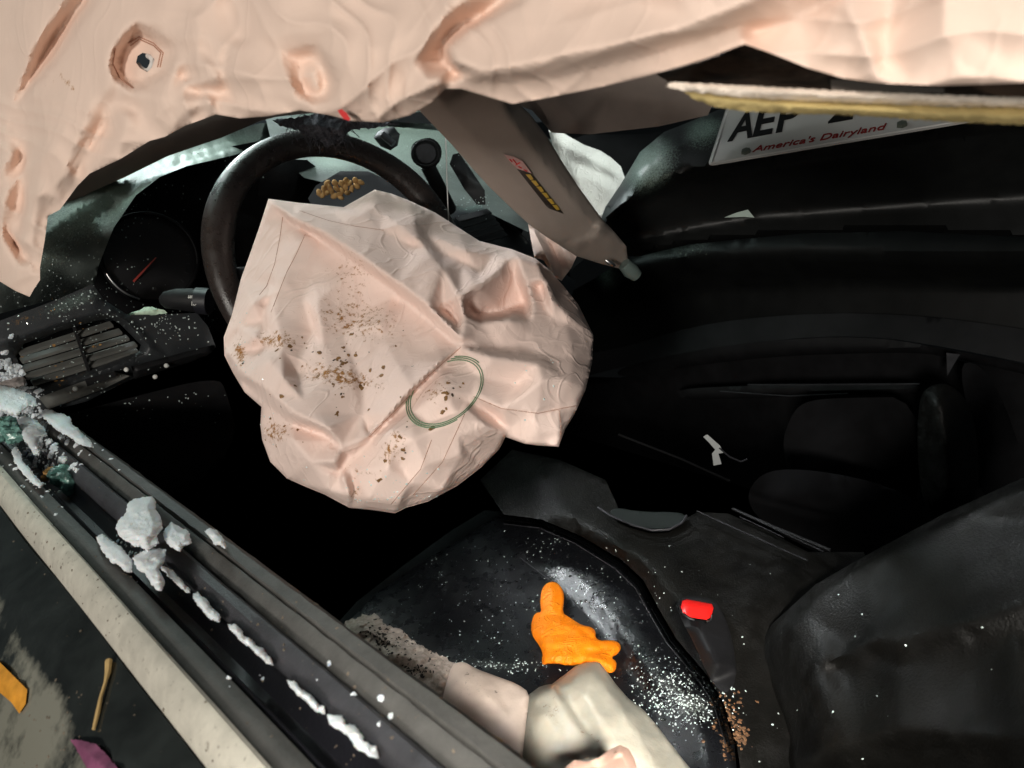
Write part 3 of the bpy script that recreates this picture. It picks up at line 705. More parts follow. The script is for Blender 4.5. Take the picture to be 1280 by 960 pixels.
# dirt crumbs stuck on the bag
def crumbs(name, spots, mt, size, tree, parent=None, seed=1, n=None, lift=0.0, flat=.5, kind='stuff', sub=1):
    rnd = random.Random(seed); bm = bmesh.new()
    for (x, y, sx, sy, cnt) in spots:
        for i in range(cnt):
            h = hit(tree, rnd.gauss(x, sx), rnd.gauss(y, sy), lift)
            if not h: continue
            s = size * rnd.uniform(.35, 1) ** 1.3; nrm = h[1] if h[1].dot(h[0] - CAM) < 0 else -h[1]
            q = nrm.to_track_quat('Z', 'Y').to_matrix().to_4x4(); 
            rz = Matrix.Rotation(rnd.random() * 6.28, 4, 'Z')
            m = Matrix.Translation(h[0]) @ q @ rz @ Matrix.Diagonal((s * rnd.uniform(.6, 1.6), s, s * flat, 1))
            r__ = bmesh.ops.create_icosphere(bm, subdivisions=sub, radius=1, matrix=m)
            for v in r__['verts']: v.co += Vector((rnd.uniform(-1, 1), rnd.uniform(-1, 1), rnd.uniform(-1, 1))) * s * .28
    o = bm_obj(name, bm, mt, parent, False)
    if kind: o['kind'] = kind
    return o
crumbs('dirt_crumbs', [(430, 495, 2, 2, 2), (452, 482, 2, 4, 2), (425, 450, 12, 4, 4), (400, 440, 40, 12, 7), (370, 455, 30, 30, 5), (350, 425, 24, 8, 3), (424, 452, 5, 3, 4), (505, 553, 3, 12, 5), (568, 486, 9, 7, 8), (340, 545, 22, 15, 8), (500, 500, 80, 60, 14), (440, 480, 40, 30, 13)],
       mat('brown_dirt', (.22, .11, .035), .7, vary=.5, vscale=200), .0027, bt, bag, 4, flat=.25)
crumbs('dark_holes', [(428, 496, 3, 2, 2), (452, 482, 1, 3, 2), (425, 452, 8, 3, 5), (410, 440, 25, 5, 7), (505, 545, 2, 8, 2), (569, 485, 5, 3, 3), (420, 460, 60, 40, 7)], mat('dark_dirt', (.05, .03, .015), .8), .0015, bt, bag, 6, flat=.2)
crumbs('glass_specks', [(530, 620, 40, 10, 50), (460, 632, 40, 6, 20), (300, 470, 12, 35, 40), (500, 600, 60, 15, 30), (330, 520, 8, 20, 14), (660, 480, 40, 40, 14)], M['glass'], .0011, bt, bag, 9, flat=.9)

# ================================================================== CURTAIN AIRBAG
def cbase(px, py): return 1 / (1.30 + max(-80, (px - 20)) * .00185 + (300 - py) * .0003)
CK = .95
low = [(-60, 300, 0), (0, 352, 0), (20, 364, 0), (37, 371, 0), (42, 362, 0), (50, 350, 0), (50, 334, 0), (56, 300, 0), (60, 270, 0), (75, 262, 0), (97, 232, 0), (112, 217, 0), (150, 199, 0), (187, 176, 0), (206, 171, 0), (232, 157, 0),
       (270, 143, 0), (300, 148, 0), (337, 145, 0), (375, 138, 0), (412, 144, 0), (439, 151, 0), (480, 153, 0), (512, 144, 0), (539, 129, 0), (557, 111, 0), (576, 111, 0), (610, 121, 0), (640, 130, 0), (685, 122, 0), (737, 112, 0), (805, 96, 0),
       (880, 74, 0), (910, 63, 0), (931, 55, 0), (965, 67, 0), (1010, 85, 0), (1055, 98, 0), (1100, 104, 0), (1175, 107, 0), (1240, 105, 0), (1360, 100, 0), (1360, -80, 0), (1000, -80, 0), (600, -80, 0), (200, -80, 0), (-60, -80, 0)]
hole1 = [(172, 70, -1.4), (178, 66, -1.6), (188, 68, -1.6), (193, 74, -1.2), (190, 84, -1.0), (184, 90, -.8), (175, 85, -1.0), (170, 78, -1.2)]
cl = [
    # vent patch: raised lip, sunk square
    [(171, 28, 1.8), (196, 40, 1.4), (221, 58, 1.6), (214, 92, 1.4), (190, 106, 1.2), (165, 117, 1.6), (148, 104, 1.6), (136, 88, 2.0), (139, 66, 2.2), (155, 45, 2.2), (171, 28, 1.8)],
    [(168, 40, -1.4), (190, 48, -1.6), (208, 62, -1.6), (204, 88, -1.4), (180, 100, -1.2), (165, 104, -1.2), (150, 90, -1.4), (150, 68, -1.6), (158, 52, -1.6), (168, 40, -1.4)],
    [(221, 58, 1.6), (236, 48, 2.6), (246, 58, 2.0), (234, 72, 1.4)], [(205, 70, -.8), (216, 72, -.2)],
    # second vent dimple
    [(352, 66, 1.2), (372, 60, 1.4), (398, 56, 1.6), (412, 72, 1.8), (424, 104, 1.6), (416, 126, 1.6), (390, 130, 1.2), (370, 122, 1.4), (364, 95, 1.4), (352, 66, 1.2)],
    [(374, 76, -.6), (392, 70, -1.0), (404, 84, -1.4), (408, 108, -1.4), (398, 122, -1.0), (382, 118, -1.0), (372, 96, -.6), (374, 76, -.6)],
    [(392, 96, .2), (400, 112, .6)],
    # dark slot fold upper left
    [(88, -60, 2), (82, 0, 2), (40, 63, 2.2), (30, 95, 2), (18, 128, 1.6)],
    [(118, -60, -2.5), (105, 0, -2.5), (66, 50, -2.6), (38, 98, -2.2), (24, 124, -1)],
    [(138, -60, 1), (125, 0, 1.0), (98, 36, 1.2), (75, 75, 1.4), (38, 112, 1.4), (20, 135, 1.2)],
    # slit lower left
    [(4, 288, 1.2), (14, 308, 1.4), (24, 332, 1.2), (42, 342, .8)], [(8, 288, -3), (20, 306, -3.5), (32, 325, -3.5), (42, 333, -1)], [(12, 286, 1.4), (26, 304, 1.6), (44, 328, 1.2)],
    # left hanging folds
    [(10, 150, 1.5), (8, 200, 3.4), (6, 260, 3.0), (2, 330, 1)], [(32, 150, 0), (28, 210, -.6), (30, 262, -.8), (26, 290, 0)],
    [(60, 170, 2.6), (48, 215, 2.8), (40, 270, 2.4), (38, 330, 1.8)], [(120, 120, 2.2), (104, 160, 3.0), (80, 215, 2.4), (60, 262, .4)],
    [(140, 128, .4), (132, 150, -.4), (112, 180, -.2), (95, 210, 0)], [(132, 150, 1.8), (160, 155, 2.2), (150, 180, 1.4), (118, 208, .8)],
    [(180, 100, 1.6), (200, 125, 2.4), (212, 160, .8)], [(160, 130, .2), (185, 150, .2), (195, 172, 0)], [(222, 120, 1.6), (238, 135, 2.2), (262, 128, 2.0), (268, 142, .6)],
    [(230, 100, -.8), (250, 115, -.6), (255, 138, 0)], [(232, 102, 1.8), (270, 98, 2.6), (290, 90, 2.2)], [(236, 112, -.2), (268, 118, -.6), (285, 112, -.4)],
    [(290, 60, 2), (280, 90, .4), (298, 130, .6), (300, 146, 0)], [(320, 50, 1.6), (310, 90, 2.6), (320, 135, 1.2)],
    [(250, -60, 1), (240, 0, 1.8), (258, 50, 2.2), (285, 60, 1.2)], [(300, -40, .6), (290, 20, .4), (300, 48, .6)],
    [(430, 70, 2.4), (445, 110, 2.4), (480, 128, 1.6), (530, 118, 1.2)], [(370, 135, .4), (420, 134, 1.0), (470, 142, .9)],
    [(340, -60, 1.6), (345, 0, 2.2), (360, 40, 2.4), (420, 40, 2.4), (470, 60, 2.6)],
    # centre cleft
    [(640, -60, -.8), (632, 0, -.8), (600, 22, -1.4), (570, 36, -1.6), (550, 58, -1.2), (556, 78, -1.6), (572, 92, -1.4)],
    [(600, -60, 1.8), (585, 0, 2.0), (555, 22, 2.4), (535, 50, 2.4), (520, 80, 2.2), (535, 100, 2.4), (548, 98, 2.2), (556, 88, .8)],
    [(690, -60, 1.4), (660, 0, 1.4), (590, 36, 1.6), (562, 60, 2.2), (570, 80, 2.8), (600, 90, 2.8), (640, 84, 2.8), (700, 70, 2.8), (800, 50, 2.6), (870, 28, 2.4), (930, 4, 2.0), (1000, -40, 1.4)],
    [(575, 98, .2), (610, 104, .7), (690, 98, .9), (800, 72, .8), (880, 48, .6), (925, 30, .2)],
    [(760, -60, 1.6), (740, 0, 1.4), (680, 40, 1.8)], [(850, -60, 2.2), (830, 10, 2.0)],
    [(940, 40, -1.0), (1000, 20, -.6), (1070, -20, 0)], [(1040, -50, .8), (1060, 10, .8), (1085, 60, .9), (1100, 100, .3)], [(1120, -50, 0), (1110, 30, -.2), (1104, 80, -.2)],
    [(1180, -50, 1.2), (1180, 40, 1.0), (1200, 95, .4)]]
cl = [[(p[0], p[1], p[2] * CK) for p in l] for l in cl]
hole1 = [(p[0], p[1], p[2] * CK) for p in hole1]
def drape(px, py):
    def rid(u, k=1.4): 
        f = abs((u - math.floor(u)) * 2 - 1); return (1 - f) ** k
    q = Vector((px * .006, py * .006, 0)); n1_ = noise.noise(q + Vector((3, 1, 0))); n2_ = noise.noise(q * 2.1 + Vector((7, 2, 5)))
    wl = min(1, max(0, (300 - px) / 200)) * min(1, max(0, (py - 70) / 90))
    wm = min(1, max(0, (px - 150) / 120)); wm *= min(1, max(0, (760 - px) / 200))
    wr = min(1, max(0, (px - 600) / 200))
    h = wl * .85 * rid((px + py * .42) / 40 + n1_ * 1.6 + n2_ * .5) * (.5 + n1_)
    h += wl * .4 * rid((px * .5 - py * .9) / 34 + n2_ * 1.4, 2.2)
    h += wm * .6 * rid((px * .45 + py) / 74 + n1_ * 1.7, 2.0) + wm * .3 * rid((px - py * .5) / 48 + n2_ * 1.5, 2.5)
    h += wr * .22 * rid((px * .16 + py) / 52 + n1_ * .8, 2.0)
    return h
cur = empty('curtain_airbag', at(500, 60, .5), 'large peach curtain airbag draped across the top of the window opening', 'airbag')
cbm = relief('curtain_fabric', low, cl, cbase, M['curtain'], cur, 3.2, 6, .004, holes=[hole1], crum=((8, .55, 3, 5), (18, .34, 3, 2), (45, .09, 3, 3)), soft=((9, .5, 4),), fn=drape,
    attrs={'dirt_gleam': [(85, 105, 26, 6, 45, .33), (130, 105, 16, 12, 0, .2), (180, 80, 46, 40, 0, .12), (70, 120, 40, 40, 0, .15), (395, 95, 30, 40, 0, .1)]}, sharp=80)
ct = bvh([cbm])
relief('red_mark', [(422, 138), (427, 136), (433, 141), (438, 148), (437, 151), (430, 149), (425, 143)], [], lambda a, b: cbase(a, b) - .030, M['redmark'], cur, 2.5, 0, .001, soft=())
# pale rim of torn inner cloth inside the vent hole and the stitched square around it
tube('vent_rim', [at(p[0] * .9 + 18.2, p[1] * .9 + 7.7 + 1.5, cbase(*p[:2]) + .018) for p in chaikin(hole1, 1)][3:14], .0022, M['bag_white'], cur, 8)
for k in (0, 3):
    on_line('vent_stitching', [(160 + k, 54 + k), (174, 46 + k), (192, 54 + k), (204 - k, 66), (200 - k, 84)], .0005, M['seam'], cur, ct)
on_line('vent_stitching', [(144, 60), (141, 80), (150, 98), (166, 110)], .0006, M['seam'], cur, ct)

# ================================================================== CUT ROOF LINING with foam edge
lin = empty('cut_roof_lining', at(1050, 120, .33), 'cut edge of roof lining, white fleece over yellow foam, across the upper right', 'roof lining')
lb = lambda px, py: .335 - (px - 830) * .00009
relief('foam_layer', [(846, 108), (855, 112), (924, 120), (1000, 126), (1077, 129), (1180, 133), (1360, 136), (1360, 160), (1280, 156), (1200, 153), (1137, 149), (1062, 144), (987, 142), (930, 139), (894, 134), (868, 124)],
    [[(880, 122, .3), (1000, 134, .5), (1150, 141, .5), (1300, 147, .5)]], lb, M['foam'], lin, 3, 1, .05, soft=((150, .12, 2),), jag=.9)
relief('fleece_layer', [(832, 108), (838, 103), (856, 103), (950, 108), (1040, 113), (1137, 117), (1280, 122), (1360, 126), (1360, 139), (1280, 135), (1180, 132), (1077, 129), (1000, 126), (924, 122), (852, 113)],
    [[(860, 108, .3), (1000, 118, .5), (1300, 130, .5)]], lambda a, b: lb(a, b) - .003, M['fleece'], lin, 3, 1, .06, soft=((150, .15, 1),), jag=.8)
relief('burnt_backing', [(820, 92), (841, 88), (900, 70), (931, 48), (1000, 75), (1100, 96), (1200, 102), (1360, 98), (1360, 128), (1280, 124), (1137, 119), (1040, 116), (950, 111), (858, 106), (835, 103)],
    [[(900, 90, -2), (1000, 98, -2)]], lambda a, b: lb(a, b) + .02 + (118 - b) * .0016, M['burnt'], lin, 5, 1, .004, soft=((70, .2, 2),), jag=.6)
relief('taupe_patch', [(1038, 99), (1056, 100), (1120, 106), (1180, 110), (1180, 117), (1040, 113)], [], lambda a, b: lb(a, b) + .012 + (118 - b) * .001, M['taupe'], lin, 4, 1, .003, jag=.8)

# ================================================================== PILLARS AND HANGING TRIM
apl = relief('windscreen_pillar', [(-80, 330), (20, 290), (60, 275), (78, 264), (112, 241), (157, 221), (210, 195), (277, 172), (326, 151), (345, 146), (420, 138), (420, 100), (300, 100), (150, 150), (40, 220), (-80, 290)],
    [[(0, 280, 1), (110, 222, 1), (200, 180, 1), (300, 145, 1)]], lambda a, b: 1.02 - (a - 60) * -.0003, M['taupe_dk'], None, 8, 2, .03)
tag(apl, 'taupe windscreen pillar trim showing between the draped curtain airbag and the frosted dash', 'pillar trim')
hp = empty('hanging_pillar_trim', at(640, 200, .8), 'tapered taupe trim panel hanging down past the wheel, warning sticker on its face', 'pillar trim')
hb = plane3((560, 120, .62), (780, 330, .98), (680, 150, .66))
hbm = relief('trim_shell', [(500, 80, -1), (524, 138, -1.4), (545, 160, -1.4), (565, 181, -1.6), (590, 210, -1.6), (612, 234, -1.6), (640, 261, -1.6), (662, 281, -1.6), (680, 294, -1.4), (700, 307, -1.4), (720, 320, -1.2), (752, 330, -1.0), (775, 336, -.8), (785, 329, -1),
        (783, 308, -1.6), (768, 290, -2), (752, 273, -2.4), (722, 232, -3), (700, 198, -3.4), (685, 172, -3.6), (662, 142, -3.6), (640, 122, -3.4), (625, 80, -3)],
    [[(520, 90, .6), (560, 140, .8), (610, 195, .9), (665, 250, .9), (712, 292, .8), (760, 316, .6)], [(610, 90, .2), (640, 150, 0), (670, 190, 0), (705, 235, 0), (740, 280, .2), (768, 305, .2)],
     [(700, 307, .2), (722, 306, 1.6), (740, 298, 1.6), (749, 288, 1.2), (752, 274, -1)], [(700, 300, .2), (720, 300, .6), (738, 292, .5), (746, 280, .2)]],
    hb, M['taupe'], hp, 4, 2, .012, soft=((8, .12, 3),), sharp=70)
ht = bvh([hbm])
relief('warning_sticker', [(646, 211), (663, 216), (704, 267), (687, 261), (683, 258)], [], lambda a, b: hb(a, b) - .0085, M['sblack'], hp, 3, 0, .0035)
st = relief('sticker_head', [(630, 193), (642, 196), (653, 201), (659, 209), (665, 217), (647, 211), (638, 203)], [], lambda a, b: hb(a, b) - .0090, M['spink'], hp, 3, 0, .0035)
st['label'] = 'pale pink sticker end with red pictogram'
for a_, b_ in (((637, 199), (640, 202)), ((645, 206), (650, 203)), ((648, 208), (652, 210)), ((655, 212), (659, 214)), ((641, 199), (646, 205))):
    tube('sticker_pictogram', [at(a_[0], a_[1], hb(*a_) - .0092), at(b_[0], b_[1], hb(*b_) - .0092)], .0007, M['redmark'], hp, 4)
for k in range(6):
    t = k / 5; cx_ = 661 + t * 33; cy_ = 221 + t * 38
    relief('sticker_lettering', [(cx_ - 4, cy_ - 3), (cx_ + 2, cy_ - 3), (cx_ + 6, cy_ + 3), (cx_ + 2, cy_ + 4)], [], lambda a, b: hb(a, b) - .0090, M['yellow'], hp, 3, 0, .0033)
tube('trim_clip', [at(757, 325, .935), at(763, 329, .935), at(768, 332, .94)], .0028, M['chrome'], hp, 8, taper=[.6, 1.1, .7])
tube('end_plug', [at(780, 330, .97), at(788, 338, .975), at(796, 345, .98)], .0105, mat('grey_green_plug', (.10, .13, .12), .35), hp, 14, taper=[.8, 1, .75])
# roof edge beyond
re_ = relief('roof_header', [(600, 60), (648, 132), (665, 138), (690, 166), (737, 168), (824, 158), (885, 144), (900, 110), (900, 60)],
    [[(690, 120, 1.4), (720, 155, 1.6)], [(668, 120, -1.5), (688, 155, -1.5)], [(760, 110, 2.2), (830, 125, 2.0)]], const(.98), M['taupe_dk'], None, 6, 2, .03)
tag(re_, 'taupe cloth covered roof header beyond the hanging trim', 'roof trim')

# ================================================================== PASSENGER AIRBAG, small pink piece
pab = relief('passenger_airbag', [(686, 163), (700, 164), (730, 181), (750, 188), (764, 197), (776, 208), (781, 222), (774, 234), (766, 250), (752, 275), (730, 262), (700, 215)],
    [[(700, 180, 1), (735, 196, 2.6), (768, 215, 1.6)], [(712, 200, 1), (740, 212, 1.4), (770, 225, .6)], [(720, 222, 2), (745, 226, 2), (764, 240, 1)]],
    const(1.62), M['bag_white'], None, 3, 1, .06, crum=((16, .8, 4, 2),), edge=1)
tag(pab, 'small white inflated passenger airbag glimpsed beyond the hanging trim', 'airbag')
pk = relief('fabric_strip', [(660, 280), (672, 288), (700, 306), (722, 318), (714, 335), (702, 351), (692, 346), (680, 326), (668, 322)], [[(668, 290, 1), (680, 315, 2), (694, 345, 1)], [(690, 305, -1), (700, 330, -1)], [(705, 312, 1), (710, 330, .5)]],
    const(1.05), M['bag'], None, 3, 1, .01, crum=((30, .4, 4, 2),), attrs={'dirt_gleam': []})
tag(pk, 'pink fabric strip tucked under the tip of the hanging taupe trim', 'fabric strip')

# ================================================================== BUMPER COVER WITH LICENCE PLATE
bc = empty('bumper_cover', at(1000, 300, 1.05), 'black plastic bumper cover with a white licence plate lying beyond the passenger side opening', 'bumper cover')
bb = plane3((770, 260, 1.16), (1280, 220, .92), (1000, 160, 1.02))
relief('cover_shell', [(748, 282, -3), (757, 258, -4), (775, 232, -5), (800, 190, -6), (830, 165, -7), (875, 147, -8), (915, 130, -9), (1000, 100, -14), (1360, 50, -14), (1360, 300, -7), (1130, 289, -7), (1000, 292, -7), (914, 300, -6), (860, 306, -5), (800, 320, -4), (770, 320, -4)],
    [[(757, 272, 1), (775, 256, 1.2), (800, 240, 1.5), (850, 217, 1.8), (885, 209, 2), (1030, 184, 2), (1178, 161, 2), (1340, 140, 2)],
     [(757, 280, -2), (800, 250, -3), (860, 226, -3), (1030, 196, -3), (1178, 174, -3), (1340, 152, -3)],
     [(795, 215, 0), (830, 190, -.5), (880, 168, -2), (960, 150, -4)], [(800, 300, -8), (950, 270, -9), (1340, 240, -9)]],
    bb, M['bumper'], bc, 7, 2, .01, edge=2.5, attrs={'frost_gleam': [(810, 205, 50, 40, -45, .7), (880, 165, 40, 30, -20, .55)], 'dirt_gleam': [(820, 200, 50, 30, -40, .2)]})  # greenish light on the leaning face, painted as pale patches
pBL = at(885, 208, .985); u_ = (at(1178, 159, .855) - pBL).normalized(); v_ = at(931, 111, 1.10) - pBL; v_ = (v_ - u_ * v_.dot(u_)).normalized(); n_ = u_.cross(v_)
if n_.dot(CAM - pBL) < 0: n_ = -n_
def PP(x, y, z=0): return pBL + u_ * x + v_ * y + n_ * z
def plate_mesh(x0, y0, x1, y1, z0, z1, r=.008):
    bm = bmesh.new(); pts = []
    for (cx_, cy_, a0) in ((x1 - r, y1 - r, 0), (x0 + r, y1 - r, 90), (x0 + r, y0 + r, 180), (x1 - r, y0 + r, 270)):
        for k in range(5): a = math.radians(a0 + k * 22.5); pts.append((cx_ + r * math.cos(a), cy_ + r * math.sin(a)))
    lo = [bm.verts.new(PP(x, y, z0)) for x, y in pts]; hi = [bm.verts.new(PP(x, y, z1)) for x, y in pts]
    bm.faces.new(hi); bm.faces.new(lo[::-1])
    for i in range(len(pts)): j = (i + 1) % len(pts); bm.faces.new((lo[i], lo[j], hi[j], hi[i]))
    bmesh.ops.recalc_face_normals(bm, faces=bm.faces); return bm
PWD = .300
plate = bm_obj('license_plate', plate_mesh(0, 0, PWD, .152, 0, .0016), M['plate'], bc, False)
rimp = [(.004, .004), (PWD - .004, .004), (PWD - .004, .148), (.004, .148)]
tube('embossed_rim', [PP(a, b, .0012) for a, b in resample([(*p,) for p in rimp], .02)], .0018, M['plate'], plate, 8, closed=True)
def text(name, s, x, y, h, mt, wd=None, shear=0, ext=.0006, offx=.0):
    cu = bpy.data.curves.new(name, 'FONT'); cu.body = s; cu.size = 1; cu.extrude = 0.02; cu.shear = shear; cu.offset = offx
    o = bpy.data.objects.new(name, cu); col.objects.link(o); bpy.context.view_layer.update()
    me = bpy.data.meshes.new_from_object(o.evaluated_get(bpy.context.evaluated_depsgraph_get())); bpy.data.objects.remove(o)
    xs = [v.co.x for v in me.vertices]; ys = [v.co.y for v in me.vertices]
    capm = .69; sy = h / capm; sx = (wd / (max(xs) - min(xs))) if wd else sy
    for v in me.vertices: v.co = PP(x + (v.co.x - min(xs)) * sx, y + v.co.y * sy, .0020 + (ext if v.co.z > 0 else -.0006))
    me.materials.clear(); return link(name, me, mt, plate)
text('plate_letter', 'A', .017, .054, .070, M['pblack'], .032, offx=.02)
text('plate_letter', 'E', .049, .054, .070, M['pblack'], .024, offx=.02)
text('plate_letter', 'P', .078, .054, .070, M['pblack'], .025, offx=.02)
text('plate_numeral', '2', .140, .054, .070, M['pblack'], .028, offx=.02)
text('plate_slogan', "America's Dairyland", .054, .0135, .0135, M['pred'], .152, shear=.25)
for x in (.046, .222):
    bm = bmesh.new(); bmesh.ops.create_cone(bm, cap_ends=True, segments=6, radius1=.0065, radius2=.0055, depth=.005)
    for v in bm.verts: v.co = PP(x + v.co.x, .016 + v.co.y, .003 + v.co.z)
    bm_obj('bolt', bm, M['bolt'], plate, False)
cs = relief('corner_shard', [(905, 272), (920, 266), (935, 262), (943, 272), (930, 271)], [], const(1.02), mat('pale_shard', (.35, .42, .38), .4), None, 4, 0, .002)
tag(cs, 'small pale triangular plastic shard under the bumper cover', 'shard')

# ================================================================== PASSENGER DOOR
pd = empty('passenger_door', CAM + Vector((1.5, .6, -.6)), 'black inner panel of the passenger door with stepped ledges, beyond the console', 'car door')
pb = pl(x=1.5)
relief('door_ledge', [(700, 372, 0), (740, 350, 0), (775, 328, 0), (800, 316, 0), (860, 303, 0), (914, 296, 0), (1000, 289, 0), (1140, 286, 0), (1360, 284, 0), (1360, 425, -4), (1186, 398, -4), (1055, 391, -4), (933, 398, -4), (853, 412, -4), (770, 440, -4), (700, 450, -4)],
    [[(790, 332, 4), (860, 320, 4), (930, 314, 4), (1008, 312, 4), (1140, 314, 4), (1340, 314, 4)], [(780, 350, 3), (860, 336, 2), (1008, 328, 2), (1340, 330, 2)],
     [(760, 390, -4), (900, 360, -5), (1060, 350, -5), (1340, 360, -5)]], pb, M['bumper'], pd, 8, 2, .02,
    attrs={'frost_gleam': [(850, 312, 70, 16, -8, .45), (760, 345, 30, 30, -30, .5)], 'dirt_gleam': [(860, 316, 50, 12, -10, .22)]})  # lit greenish left end of the ledge, painted pale
relief('door_pocket_face', [(700, 445, -4), (770, 438, -4), (853, 411, -3), (933, 397, -2), (1055, 390, -2), (1186, 397, -2), (1360, 424, -2), (1360, 470, 1), (1186, 434, 1), (1078, 418, 1), (942, 426, 1), (773, 459, 1), (700, 480, -2)], [], pb, M['black'], pd, 8, 1, .02, round_out=2)
relief('trim_strip', [(770, 460, 1), (850, 441, 1), (942, 427, 1), (1078, 419, 1), (1186, 436, 1), (1360, 472, 1), (1360, 486, 0), (1186, 446, 0), (1150, 441, 0), (1080, 441, 0), (961, 446, 0), (860, 458, 0), (775, 474, 0)],
    [[(850, 452, 1.6), (961, 438, 1.6), (1150, 434, 1.6)]], pb, M['black'], pd, 6, 1, .02, attrs={'dirt_gleam': [(950, 430, 20, 10, 0, .33), (1000, 425, 50, 6, 0, .3)]}, round_out=2)
relief('lower_panel', [(680, 470), (775, 472), (860, 457), (961, 445), (1150, 440), (1360, 484), (1360, 800), (900, 800), (680, 600)], [], pl(x=1.56), M['void'], pd, 20, 0, .02)
relief('arm_rest', [(840, 486), (940, 482), (1060, 479), (1150, 480), (1165, 492), (1040, 494), (930, 498), (850, 500)], [[(860, 492, 1), (1140, 486, 1.5)]], pl(x=1.44), M['black'], pd, 6, 1, .03, round_out=2)
tube('trim_line', [at(p[0], p[1], pl(x=1.42)(*p)) for p in ((935, 481), (1000, 481), (1150, 480))], .0016, M['greyd'], pd, 5)
tube('trim_line', [at(p[0], p[1], pl(x=1.42)(*p)) for p in ((900, 489), (985, 495), (1060, 492))], .0013, M['greyd'], pd, 5)
wl = relief('window_crank_patch', [(1183, 441), (1200, 443), (1192, 456), (1184, 470)], [], pl(x=1.42), M['greyd'], pd, 5, 0, .01)

# ================================================================== PASSENGER SEAT
ps = empty('passenger_seat', CAM + Vector((1.2, .5, -.85)), 'black leather passenger seat in deep shadow beyond the console', 'car seat')
relief('backrest', [(975, 560, -4), (990, 515, -2), (1010, 500, -1), (1060, 497, -1), (1150, 496, -2), (1150, 640, -2), (1100, 660, -3), (1000, 620, -3)], [[(1060, 550, 2), (1070, 620, 2)]], const(1.32), M['void'], ps, 10, 3, .08, round_out=2)
relief('side_bolster', [(1148, 500, -2), (1160, 482, -1), (1185, 478, 0), (1210, 500, -1), (1222, 545, -2), (1225, 620, -3), (1190, 650, -3), (1155, 640, -2), (1146, 570, -2)], [[(1172, 500, 4), (1185, 550, 5), (1192, 620, 4)]], const(1.22), M['leather2'], ps, 6, 4, .08, round_out=2)
relief('cushion', [(930, 625), (950, 590), (1000, 585), (1090, 600), (1160, 630), (1120, 690), (1040, 700), (960, 660)], [[(1000, 620, 3), (1090, 650, 3)]], const(1.15), M['void'], ps, 10, 3, .08, round_out=2)
relief('outer_wing', [(1196, 455), (1222, 452), (1250, 490), (1275, 560), (1290, 610), (1230, 640), (1222, 560)], [[(1240, 540, 2)]], const(1.30), M['void'], ps, 10, 2, .06, round_out=2)
bsc = relief('outside_panel', [(1262, 506), (1300, 495), (1330, 640), (1282, 610), (1276, 580)], [[(1285, 560, 1)]], const(1.6), mat('blue_grey_panel', (.22, .27, .30), .4, vary=.2), None, 8, 1, .01)
tag(bsc, 'blue grey bodywork glimpsed at the far right edge beyond the passenger seat', 'body panel')

# ================================================================== CENTRE CONSOLE
co_ = empty('centre_console', CAM + Vector((.8, .6, -.75)), 'black centre console with tray and rails between the two seats', 'console')
cb = pl(z=-.54)
relief('console_body', [(600, 600, -3), (640, 562, -2), (700, 575, 0), (757, 600, 0), (775, 640, 0), (800, 656, 0), (830, 661, 0), (850, 652, 0), (872, 640, 0), (910, 642, 0), (960, 664, 0), (1010, 690, 0), (1080, 690, -3), (1100, 760, -4), (1000, 800, -4), (990, 1010, -6), (932, 1010, -6), (921, 930, -3), (904, 876, -3), (883, 843, -3), (845, 798, -3), (823, 760, -3), (804, 725, -3), (777, 700, -3), (724, 669, -3), (676, 649, -3), (630, 643, -3)],
    [[(700, 640, 0), (800, 700, .5), (860, 760, 0), (900, 820, -1)], [(880, 700, .8), (960, 740, .5)]], cb, M['leather2'], co_, 7, 2, .05, soft=((9, .4, 2),))
relief('tray', [(760, 640, 0), (770, 634, 0), (800, 640, 0), (858, 640, 0), (852, 652, 0), (836, 660, 0), (812, 661, 0), (780, 652, 0)], [], pl(z=-.530), mat('tray_green_grey', (.014, .018, .017), .45), co_, 5, 1, .01, round_out=2)
tube('tray_lip', [at(p[0], p[1], pl(z=-.527)(*p)) for p in ((748, 634), (762, 644), (790, 656), (815, 663), (836, 662), (852, 654), (858, 645))], .0016, M['greyd'], co_, 6)
for seq, r in ((((871, 639), (920, 661), (1010, 701)), .0014), (((916, 636), (970, 660), (1038, 688)), .0022), (((925, 640), (975, 664), (1030, 690)), .0010), (((925, 646), (980, 672)), .0008)):
    tube('rail', [at(p[0], p[1], pl(z=-.525)(*p)) for p in seq], r, M['black'], co_, 6)
tube('rail', [at(p[0], p[1], 1.15) for p in ((773, 543), (850, 573), (912, 601))], .0018, M['black'], co_, 6)
lab = relief('paper_label', [(879, 546), (884, 543), (892, 550), (900, 557), (904, 566), (898, 567), (902, 580), (892, 582), (890, 567), (894, 562), (886, 553)], [], const(1.10), mat('label_white', (.50, .52, .52), .6), None, 3, 0, .0012)
tag(lab, 'torn white paper label sticking up beyond the console', 'label')
tg = tube('label_string', [at(899, 560, 1.10), at(912, 571, 1.10), at(926, 577, 1.10), at(934, 574, 1.10)], .0012, M['greyd'], None, 5); tag(tg, 'thin grey string running from the white paper label', 'string')

